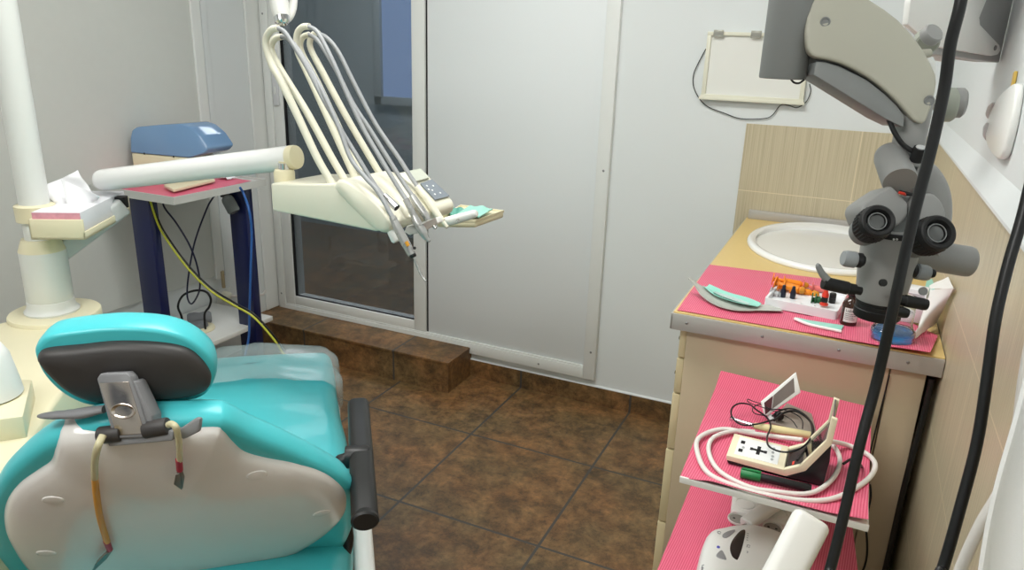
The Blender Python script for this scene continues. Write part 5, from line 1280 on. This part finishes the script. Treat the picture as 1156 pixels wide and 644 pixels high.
st0, st1 = V((uc.x, uc.y, zc_(58, 300))) , at(140, 232, d=dL)
bm = BM(); rtube(bm, st0, st1, .034, .05, UZ, .01); obj('lower_arm', bm, M_lgrey, de)
# pivot under the right end
pv = at(321, 196, d=1.80)
bm = BM(); lathe(bm, [(0, -.05), (.024, -.05), (.025, -.046), (.025, .004), (.022, .010), (.012, .011), (.012, .03), (0, .03)], pv, UZ, 32); obj('pivot_cap', bm, M_unit, de)
bm = BM(); lathe(bm, [(.0135, .011), (.0135, .026), (0, .026)], pv, UZ, 24); obj('pivot_collar', bm, M_chrome, de)
# head: frame along its lower near edge
n0 = at(307, 238, d=1.78); n1 = at(425, 261, z=n0.z)
hx = (n1 - n0).normalized(); hy = V((-hx.y, hx.x, 0))
def pl(x, y, off=0):
    r_ = ray(x, y); o_ = n0 + hy * off; t = (o_ - CO).dot(hy) / r_.dot(hy); return CO + r_ * t
far = at(352, 195, z=pl(305, 208).z); wB = max(.16, min((far - n0).dot(hy), .34))
bm = BM(); prism(bm, [pl(305, 207), pl(307, 238), pl(425, 262), pl(432, 248), pl(400, 214), pl(376, 208)], hy * wB, .006, 3); obj('head_box', bm, M_unit2, de)
# saddle with the instrument rests: near profile to far profile
prof_n = [(376, 212), (377, 206), (382, 203), (392, 206), (408, 217), (424, 230), (437, 245), (440, 254), (436, 261), (429, 262.5), (422, 259), (412, 250), (400, 238), (388, 226)]
pn = catmull([pl(x, y, -.012) for x, y in prof_n], 4, True)
w1 = .165
secs = []
for i in range(49):
    f = i / 48; y_ = f * w1
    rib = math.cos(f * 2 * PI * 4)
    edge = min(1, f / .06, (1 - f) / .02 + .6) 
    cen_ = sum(pn, V()) / len(pn); sec = []
    for p in pn:
        q_ = p + hy * y_; t_ = (q_ - (cen_ + hy * y_)); 
        along = t_.dot((pl(440, 254, -.012) - pl(377, 206, -.012)).normalized())
        amt = .0055 * (1 - rib) * max(0, min(1, .4 + along / .12)) * (1 if t_.z > -.02 else .3)
        q_ = (cen_ + hy * y_) + t_ * (.86 + .14 * math.sqrt(max(0, edge))) - UZ * amt
        sec.append(q_)
    secs.append(sec)
bm = BM(); loft(bm, secs); sad = obj('saddle', bm, M_unit2, de, angle=60)
# display panel at the far end
off1 = w1 - .006
pf_px = [(452, 196), (457, 190), (467, 187), (478, 188.5), (487, 197.5), (496, 206.5), (505, 215.5), (512, 223), (514.5, 230), (511, 237), (500, 239), (486, 238), (466, 222)]
# near outline of the raised panel block
pq = catmull([pl(x - 24, y + 10, off1) for x, y in pf_px], 4, True)
w2 = .085
b_ = BM(); loft(b_, [[(lambda c: c + (p - c) * k)(sum(pq, V()) / len(pq)) + hy * y_ for p in pq] for k, y_ in ((.90, .0), (.97, .004), (1, .012), (1, w2 - .012), (.97, w2 - .004), (.9, w2))]); pb2 = obj('panel_block', b_, M_unit2, de, angle=60)
# flat keypad plane on its sloping top
f0_, f1_ = pl(478 - 24, 188.5 + 10, off1), pl(505 - 24, 215.5 + 10, off1)
dirs = (f1_ - f0_).normalized(); nrm = dirs.cross(hy).normalized(); nrm = nrm if nrm.z > 0 else -nrm
def onpan(x, y, lift=.001):
    r_ = ray(x, y); t = (f0_ + nrm * (.002 + lift) - CO).dot(nrm) / r_.dot(nrm); return CO + r_ * t
M_keyg = mat('grey blue keypad', (126, 134, 142), .35)
bm = BM(); prism(bm, [onpan(458, 195, .0), onpan(474, 192, .0), onpan(484, 202, .0), onpan(469, 206, .0)], nrm * .0045); dsp = obj('display', bm, mat('pale lcd', (196, 200, 186), .2), pb2, smooth=False)
bm = BM(); prism(bm, [onpan(474, 208, .0), onpan(487, 203.5, .0), onpan(507, 222, .0), onpan(491, 226.5, .0)], nrm * .003); kp2 = obj('keypad', bm, M_keyg, pb2, smooth=False)
for x, y in ((482, 210), (489, 210), (488, 215), (497, 218), (491, 219.5), (484, 214)):
    bm = BM(); lathe(bm, [(0, 0), (.0026, 0), (.0024, .0008), (0, .001)], onpan(x, y, .003), nrm, 12); obj('key', bm, M_key, kp2)
# parts under the front edge
bm = BM(); lathe(bm, [(0, 0), (.010, 0), (.011, .003), (.011, .028), (.008, .032), (0, .032)], pl(441, 258, .01), (pl(447, 271, .01) - pl(441, 258, .01)), 20); obj('rest_knob', bm, M_wdev, de)
bm = BM(); prism(bm, [pl(456, 262, .04), pl(459, 255, .04), pl(474, 254, .04), pl(492, 245, .10), pl(495, 252, .10), pl(473, 263, .05), pl(462, 266, .04)], hy * .02, .002); obj('rest_bracket', bm, M_wdev, de)
ha, hb = pl(503, 251, .17), pl(538, 241, .17)
bm = BM(); lathe(bm, [(0, -.006), (.006, -.005), (.011, 0), (.0115, .02), (.0095, (hb - ha).length * .9), (.007, (hb - ha).length), (0, (hb - ha).length + .002)], ha, hb - ha, 24); hn = obj('handle', bm, M_wdev, de, label='white handle')
bm = BM(); lathe(bm, [(0, 0), (.0045, 0), (.004, .002), (0, .0015)], pl(517, 249, .155), -hy, 14); obj('handle_screw', bm, M_chrome, hn)
# side tray
zt_ = at(500, 252, d=1.86).z
tc_ = [at(x, y, z=zt_) for x, y in ((493, 248), (537, 248.5), (569, 237.5), (520, 231))]
bm = BM(); prism(bm, [p - UZ * .021 for p in tc_], UZ * .016, .005, 3); tr_ = obj('side_tray', bm, M_unit, de)
bm = BM(); rm = [p for p in tc_]; cm = sum(rm, V()) / 4
loft(bm, [[cm + (p - cm) * k + UZ * z for p in rm] for k, z in ((1, -.006), (1, .0), (.94, .0), (.93, -.006))], cap=False); obj('tray_rim', bm, M_unit, tr_)
bm = BM(); tube(bm, [tc_[0].lerp(tc_[3], .5) - UZ * .012, pl(480, 240, .2)], .010, 14); obj('tray_stem', bm, M_unit, tr_)

# ---- whip arms, hoses and handpieces
M_whip = mat('ivory whip arm', (226, 223, 204), .4)
M_hoseg = mat('grey hose', (150, 152, 154), .42)
M_hand = mat('satin handpiece', (176, 176, 174), .28, metal=.6)
def whip(pts, off, r=.0075):
    P_ = catmull([pl(x, y, off) for x, y in pts], 6); n = len(P_)
    bm = BM(); tube(bm, P_, [r * (1.0 if i < n * .5 else 1.0 - .15 * (i / n)) for i in range(n)], 14); return obj('whip_arm', bm, M_whip, de)
whip([(377, 211), (358.4, 179), (337.5, 134), (318, 93), (306.8, 72.6), (300.6, 53), (301, 42), (306.8, 33.5), (314, 31.5)], .02, .0088)
whip([(391, 206), (375, 179), (346, 126), (318, 81), (308, 61), (306.5, 51), (311, 43.5), (318, 41.5)], .055, .0084)
whip([(403, 205), (392, 181), (368, 128), (350, 88), (337, 60), (334.7, 46), (336.5, 36), (342, 30.5), (349, 29.8)], .09, .0084)
whip([(412, 203), (400, 181), (376, 130), (356, 88), (342, 62), (339, 50), (342, 42), (349, 39)], .12, .0078)
whip([(430, 198), (418.5, 179), (390.6, 131), (365.4, 84), (351.5, 57), (350, 46), (353.5, 39), (360, 37.5)], .155, .0080)
def hose(pts, o0, o1, r=.0052):
    n = len(pts); P_ = catmull([pl(x, y, o0 + (o1 - o0) * (i / (n - 1))) for i, (x, y) in enumerate(pts)], 6)
    bm = BM(); tube(bm, P_, r, 12); return obj('hose', bm, M_hoseg, de)
hose([(313.7, 31.6), (321, 36), (329, 47.5), (346, 75), (365, 112), (385, 147), (404.5, 179), (421, 206), (436, 226)], .02, .02)
hose([(317, 41.5), (326, 44), (340, 61), (362.6, 100.6), (382, 142), (396, 179), (412, 200), (427, 217), (444, 247)], .055, -.03)
hose([(348, 29.8), (356, 34), (362.6, 43), (376.6, 71), (393, 109), (410, 145), (429.7, 179), (446, 206), (460, 228)], .09, .05)
hose([(348, 39), (357, 44), (366, 56), (382, 84), (399, 118), (418, 147), (438, 179), (453, 203), (466, 222)], .12, .09)
hose([(359, 37.6), (369, 43), (382, 58.7), (401.7, 97.8), (424, 140), (450.6, 179), (462, 197), (472, 212)], .155, .14)
def hand(pts, off, radii, m_, label=None):
    P_ = [pl(x, y, off) for x, y in pts]; bm = BM()
    full, rs = [], []
    for i in range(len(P_) - 1):
        for k in range(4): full.append(P_[i].lerp(P_[i + 1], k / 4)); rs.append(radii[i] + (radii[i + 1] - radii[i]) * k / 4)
    full.append(P_[-1]); rs.append(radii[-1]); tube(bm, full, rs, 18); return obj('handpiece', bm, m_, de, label=label)
h = hand([(434, 222), (448, 235)], .005, [.0085, .0085], M_chrome, 'short chrome handpiece'); 
bm = BM(); d_ = (pl(448, 235, .005) - pl(434, 222, .005)); lathe(bm, [(0, .0003), (.0068, .0003), (.0068, .0006), (0, .0006)], pl(448, 235, .005), d_, 18); obj('bore', bm, M_rub, h)
h = hand([(443, 245), (449, 258), (458, 275), (465, 288)], -.03, [.0075, .0095, .0098, .0085], M_hand, 'grey syringe handpiece with bent tip')
bm = BM(); smooth_tube(bm, [pl(465, 288, -.03), pl(468, 293, -.03), pl(471, 301, -.03), pl(475, 310, -.03), pl(481, 318, -.03)], .0024, 6, sides=10); obj('syringe_tip', bm, M_hand, h)
bm = BM(); lathe(bm, [(0, 0), (.007, 0), (.0075, .004), (.006, .008), (0, .008)], pl(465, 287, -.03), pl(468, 293, -.03) - pl(465, 288, -.03), 16); obj('collar', bm, M_rub, h)
bm = BM(); lathe(bm, [(0, 0), (.003, 0), (.003, .004), (0, .005)], pl(467, 280, -.03), hx, 12); obj('trigger', bm, M_rub, h)
bm = BM(); tube(bm, [pl(458.5, 273, -.041), pl(461, 278, -.041)], .004, 10); obj('marking', bm, M_yel, h, label='amber ring')
h = hand([(458, 225), (465, 239), (467, 243), (470, 250), (478, 263), (482, 270)], .05, [.0072, .0076, .0068, .0098, .0098, .0062], M_hand, 'grey micromotor handpiece')
bm = BM(); tube(bm, [pl(481, 268, .05), pl(485, 273, .05)], [.005, .0035], 12); obj('nose', bm, M_hand, h)
h = hand([(465, 221), (470, 229), (480, 243), (485, 251)], .09, [.0078, .0092, .0086, .0062], M_hand, 'grey turbine handpiece')
bm = BM(); tube(bm, [pl(485, 250, .09), pl(492, 258, .09)], [.0045, .0038], 12); obj('nose', bm, M_hand, h)
h = hand([(471, 211), (480, 222), (494, 243), (500, 250)], .14, [.0082, .0086, .0088, .0064], M_whip, 'cream handpiece')
bm = BM(); tube(bm, [pl(499, 249, .14), pl(505, 257, .14)], [.0052, .0048], 12); obj('nose', bm, M_whip, h)

# mint packs on the side tray
for k, (pp, lab) in enumerate(((((501, 241), (519, 244), (527, 238), (508, 233)), 'dark mint instrument pack at the inner end of the cream side tray'), (((516, 242), (541, 245.5), (556, 236.5), (531, 232.5)), 'pale mint instrument pack spread over the outer end of the cream side tray'))):
    q4 = [at(x, y, z=zt_ + .004 + .003 * k) for x, y in pp]
    bm = BM(); grid_sheet(bm, lambda u, v: q4[0].lerp(q4[1], u).lerp(q4[3].lerp(q4[2], u), v) + UZ * (.004 * math.sin(7 * u + 3 * v + k) * math.sin(PI * u) + .002), 16, 10, .003)
    tag(obj('instrument_pack', bm, (mat('deep mint film', (88, 168, 150), .3), M_mint)[k]), lab, 'pack')

# ================================================================== operating light handle above
ol = thing('operating_light', 'white operating light handle with chrome tip hanging at the top of the photo', 'lamp', at(316, 10, d=1.75))
lp = lambda x, y, o=0: at(x, y, d=1.75 + o)
a, b = lp(308, -40), lp(318, 19); L = (b - a).length
bm = BM(); lathe(bm, [(0, 0), (.022, 0), (.0225, L * .5), (.021, L * .9), (.018, L), (0, L)], a, b - a, 32); hd = obj('handle', bm, M_wdev, ol)
bm = BM(); lathe(bm, [(.0185, L * 1.0), (.0180, L * 1.10), (.012, L * 1.14), (.009, L * 1.10), (0, L * 1.10)], a, b - a, 32); obj('handle_tip', bm, M_chrome, hd, label='chrome tip')
bm = BM(); smooth_tube(bm, [lp(331, -45, .02), lp(331.5, -10, .02), lp(330, 10, .02), lp(324, 21, .015), lp(316, 19, .015)], .010, 8, sides=18); obj('yoke', bm, M_wdev, ol)
hd_c = a + UZ * .05
bm = BM(); lathe(bm, [(0, -.05), (.07, -.05), (.10, -.03), (.11, 0), (.10, .03), (.05, .05), (0, .055)], hd_c + UZ * .03, UZ, 40); obj('lamp_head', bm, M_wdev, ol)
bm = BM(); smooth_tube(bm, [hd_c + UZ * .08, hd_c + UZ * .2, hd_c + V((-.15, -.03, .34)), V((uc.x, uc.y, UT + 1.74))], .018, 8, sides=16); obj('lamp_arm', bm, M_colw, ol)
# ================================================================== side table by the left wall
M_navy = mat('navy painted steel', (16, 26, 74), .3, coat=.2)
M_tray = mat('grey steel table top', (150, 152, 154), .4, metal=.6)
M_tedge = mat('pale steel rim', (206, 206, 202), .4, metal=.2)
TBZ = .91
e1, e2 = at(195, 224, z=TBZ), at(301, 203, z=TBZ)
tX1 = (e1.x + e2.x) / 2; tX0 = XL + .024; tY0, tY1 = e1.y, e2.y
tb2 = thing('side_table', 'narrow steel side table on navy legs beside the left wall', 'table', ((tX0 + tX1) / 2, (tY0 + tY1) / 2, 0))
bm = BM(); box(bm, (tX0 + .007, tY0 + .007, TBZ - .022), (tX1 - .007, tY1 - .007, TBZ - .003), .002); obj('tray_base', bm, M_tedge, tb2)
bm = BM(); ro = [(tX0, tY0), (tX1, tY0), (tX1, tY1), (tX0, tY1)]; ri = [(tX0 + .006, tY0 + .006), (tX1 - .006, tY0 + .006), (tX1 - .006, tY1 - .006), (tX0 + .006, tY1 - .006)]
loft(bm, [[(x, y, z) for x, y in r] for r, z in ((ro, TBZ - .024), (ro, TBZ + .003), (ri, TBZ + .003), (ri, TBZ - .003))], cap=False); obj('rim', bm, M_tedge, tb2, smooth=False)
SHZ = .29
lx = at(162, 226, Y=tY0 + .05).x
for y, px_ in ((tY0 + .045, (152, 173)), (tY1 - .045, (262, 281))):
    x0, x1 = at(px_[0] + 2, 250, Y=y).x, at(px_[1] + 2, 250, Y=y).x
    bm = BM(); box(bm, (x0, y - .02, .0), (x1, y + .02, TBZ - .022), .004); obj('leg', bm, M_navy, tb2)
sx1 = at(308, 357, z=SHZ).x; sy1 = at(308, 357, z=SHZ).y; sy0 = at(232, 393, z=SHZ).y
bm = BM(); box(bm, (XL + .012, tY0 - .02, SHZ - .02), (sx1, sy1, SHZ), .002); obj('shelf', bm, mat('white shelf board', (228, 228, 224), .35), tb2)
# pink paper on the table
ppx = [at(150, 218.5, z=TBZ), at(190, 221.5, z=TBZ), at(289, 202, z=TBZ), at(262, 198, z=TBZ)]
bm = sheet([(tX0 + .02, tY0 + .02), (tX1 - .012, tY0 + .015), (tX1 - .03, tY1 - .05), (tX0 + .03, tY1 - .03)], 24, 30, TBZ - .0025, 13, 1.4, .001)
tag(obj('paper_mat', bm, pink_mat('rose paper', 0, 1.6)), 'rose pink paper sheet on the steel side table below the white arm', 'paper')
# container with blue lid
M_lid = mat('smoky blue lid', (116, 150, 188), .14, alpha=.93, coat=.5)
bx0 = at(190, 196, z=TBZ + .002); db = 2.80
bq = lambda x, y, o=0: at(x, y, d=db + o)
bxt = thing('instrument_box', 'cream instrument box with smoky blue lid on the steel side table', 'box', bx0)
bk = (CR @ V((0, 0, -1))); bk = V((0, .13, 0))
z_b = TBZ + .0025
low4 = [bq(148.5, 173), bq(191, 177), bq(213, 179), bq(229, 174)]
bot4 = [V((p.x, p.y, z_b)) for p in low4]
bm = BM(); prism(bm, [bot4[0], bot4[1], bot4[1].lerp(bot4[2], .4), bq(212, 184), low4[2], low4[1], low4[0]], bk, .004, 2); obj('base', bm, M_unit, bxt)
ld_px = [(147, 172.5), (146.5, 156), (148.5, 147), (154, 143.5), (175, 141.5), (203.8, 139.7), (214, 143.5), (225, 153), (234, 166), (234, 169), (229.5, 173.5), (213, 178.5), (190, 176.5)]
bm = BM(); prism(bm, [bq(x, y, -.002) for x, y in ld_px], bk * 1.03, .006, 3); ld_ = obj('lid', bm, M_lid, bxt, label='smoky blue lid')
for x, y in ((163, 173.5), (196, 177)):
    bm = BM(); lathe(bm, [(0, 0), (.004, 0), (.003, .002), (0, .002)], bq(x, y, -.003), -bk, 12); obj('rivet', bm, M_rub, ld_)
# small things on the table
pc_ = [at(x, y, z=TBZ + .006) for x, y in ((185, 212), (196, 217.5), (222, 211), (243, 206), (238, 203), (210, 207))]
bm = BM(); prism(bm, pc_, (0, 0, .012), .003, 2); b1 = bm
tag(obj('cream_holder', b1, M_unit), 'flat cream holder lying on the rose paper of the side table', 'holder')
cz = at(256, 201, z=TBZ + .004)
bm = BM(); grid_sheet(bm, lambda u, v: (cz.x - .03 + .06 * u, cz.y - .025 + .05 * v, TBZ + .004 + .012 * abs(noise.noise(V((u * 3, v * 3, 2)))) + .006 * math.sin(PI * u)), 12, 12, .0008)
tag(obj('crumpled_tissue', bm, M_tis), 'small crumpled white tissue at the far end of the rose paper', 'tissue')
# clear bottle hung below the table
cb = at(257, 216, Y=tY1 - .09)
bt2 = thing('clear_bottle', 'small clear bottle hung under the far end of the side table', 'bottle', cb - UZ * .09)
dn = (at(266, 240, Y=tY1 - .09) - at(252, 214, Y=tY1 - .09)).normalized()
s_ = at(252, 216, Y=tY1 - .09); s_.z = min(s_.z, TBZ - .026)
bm = BM(); lathe(bm, [(0, 0), (.017, 0), (.019, .006), (.019, .018), (.012, .022), (0, .022)], s_, dn, 24); obj('cap', bm, M_black, bt2)
bm = BM(); lathe(bm, [(.012, .02), (.022, .03), (.025, .04), (.025, .088), (.021, .094), (0, .094)], s_, dn, 28); obj('bottle_body', bm, mat('clear bottle plastic', (190, 196, 198), .1, trans=.6), bt2)
# foot pedal on the shelf
fp = at(225, 372, z=SHZ)
pd = thing('foot_pedal', 'grey foot pedal with cream base and black wire bail on the white shelf', 'pedal', fp)
fr_ = (at(243, 370, z=SHZ) - at(207, 373, z=SHZ)).length / 2
bm = BM(); lathe(bm, [(fr_, .0005), (fr_ * 1.02, .004), (fr_ * .98, .010), (fr_ * .8, .014), (0, .015)], fp, UZ, 40); obj('base', bm, M_unit, pd)
gm = mat('grey pedal rubber', (126, 128, 132), .55)
pa, pb3 = at(211, 361, z=SHZ + .03), at(239, 358, z=SHZ + .03)
bm = BM(); w_ = (pb3 - pa); L = w_.length; lathe(bm, [(0, 0), (.020, .002), (.026, .010), (.027, L * .3), (.024, L * .5), (.027, L * .75), (.026, L - .008), (.02, L - .001), (0, L)], pa, w_, 28); obj('roller', bm, gm, pd)
bm = BM(); lathe(bm, [(fr_ * .6, .014), (fr_ * .55, .03), (0, .03)], fp, UZ, 28); obj('pedestal', bm, gm, pd)
bYf = fp.y - .01
bl_ = [(207, 373), (205, 358), (201, 347), (204, 337), (211, 331), (223, 328), (233, 330), (238, 338), (236, 347), (231, 355), (232, 373)]
bm = BM(); smooth_tube(bm, [at(x, y, Y=bYf) for x, y in bl_], .0045, 6, sides=10); obj('wire_bail', bm, M_rub, pd)
bm = BM()
for k in range(4): box(bm, (fp.x - .018 + .009 * k, fp.y - fr_ * .78, SHZ + .0135), (fp.x - .013 + .009 * k, fp.y - fr_ * .70, SHZ + .0150))
bm.transform(Matrix.Identity(4)); obj('base_print', bm, M_ink, pd, smooth=False)

# ------------------------------------------------------------------ cords below the table
def ydep(pts, y0, y1): return [at(x, y, Y=y0 + (y1 - y0) * i / (len(pts) - 1)) for i, (x, y) in enumerate(pts)]
yg = [(168, 222), (170, 228), (177, 250), (187, 269), (211, 302), (237, 328), (264, 345), (286, 358), (307, 381), (318, 397), (330, 420)]
M_yg = mat('yellow green cable', (186, 186, 60), .4)
cable('earth_cable', 'yellow green cable sagging from the side table across the shelf to the floor', [p for p in ydep(yg, tY0 + .02, tY0 + .16)] + [V((-1.9, tY0 + .18, .01))], .0040, M_yg)
cable('black_cable', 'black cable running beside the yellow green cable below the side table', [p for p in ydep([(x + 1.5, y - 2.5) for x, y in yg], tY0 + .03, tY0 + .17)] + [V((-1.88, tY0 + .20, .01))], .0034)
dcor = [(183, 224), (186, 235), (199, 252), (214, 277), (223, 302), (225.5, 326), (217, 343), (211.5, 335), (213, 310), (220, 273), (233, 237), (240, 224), (245, 219)]
cable('looped_cord', 'dark blue cord looped below the side table top', ydep(dcor, tY0 + .12, tY0 + .28), .0034, mat('dark blue cord', (34, 36, 64), .4))
blu = [(271, 212), (275, 219), (281, 237), (284, 262), (283, 305), (281.5, 354), (281, 380), (276, 405), (272, 430)]
cable('blue_hose', 'blue hose hanging from the far end of the side table past the shelf', [at(x, y, X=tX1 + .03 + (.0 if i < 2 else .045)) for i, (x, y) in enumerate(blu)] + [V((tX1 + .08, tY1 - .25, .01))], .0048, mat('blue hose rubber', (44, 92, 160), .35))
# socket low on the left wall with a white lead
so_ = at(253, 333, X=XL + .01)
sk2 = thing('wall_socket', 'white socket with plug low on the left wall behind the side table', 'socket', so_)
bm = BM(); box(bm, (XL + .0005, so_.y - .04, so_.z - .03), (XL + .012, so_.y + .04, so_.z + .03), .003); obj('plate', bm, M_pvc, sk2)
bm = BM(); lathe(bm, [(0, 0), (.02, 0), (.018, .03), (.01, .04), (0, .04)], so_ + V((.002, .0, 0)), (1, 0, 0), 20); obj('plug', bm, M_unit2, sk2)
bm = BM(); smooth_tube(bm, [so_ + V((.04, 0, 0)), so_ + V((.07, .06, -.01)), so_ + V((.09, .14, -.025)), so_ + V((.06, .2, -.03))], .006, 8); obj('lead', bm, M_hose, sk2)
st_ = at(252, 318, X=XL + .03)
bm = BM(); cyl(bm, (st_.x, st_.y, st_.z - .03), (st_.x, st_.y, st_.z + .05), .008, sides=14); obj('cord_clip', bm, mat('tan cord clip', (176, 160, 128), .5), sk2)
for x, y in ((233.5, 300.5), (238, 290)):
    pass
s0 = at(233.5, 300.5, X=XL + .018);
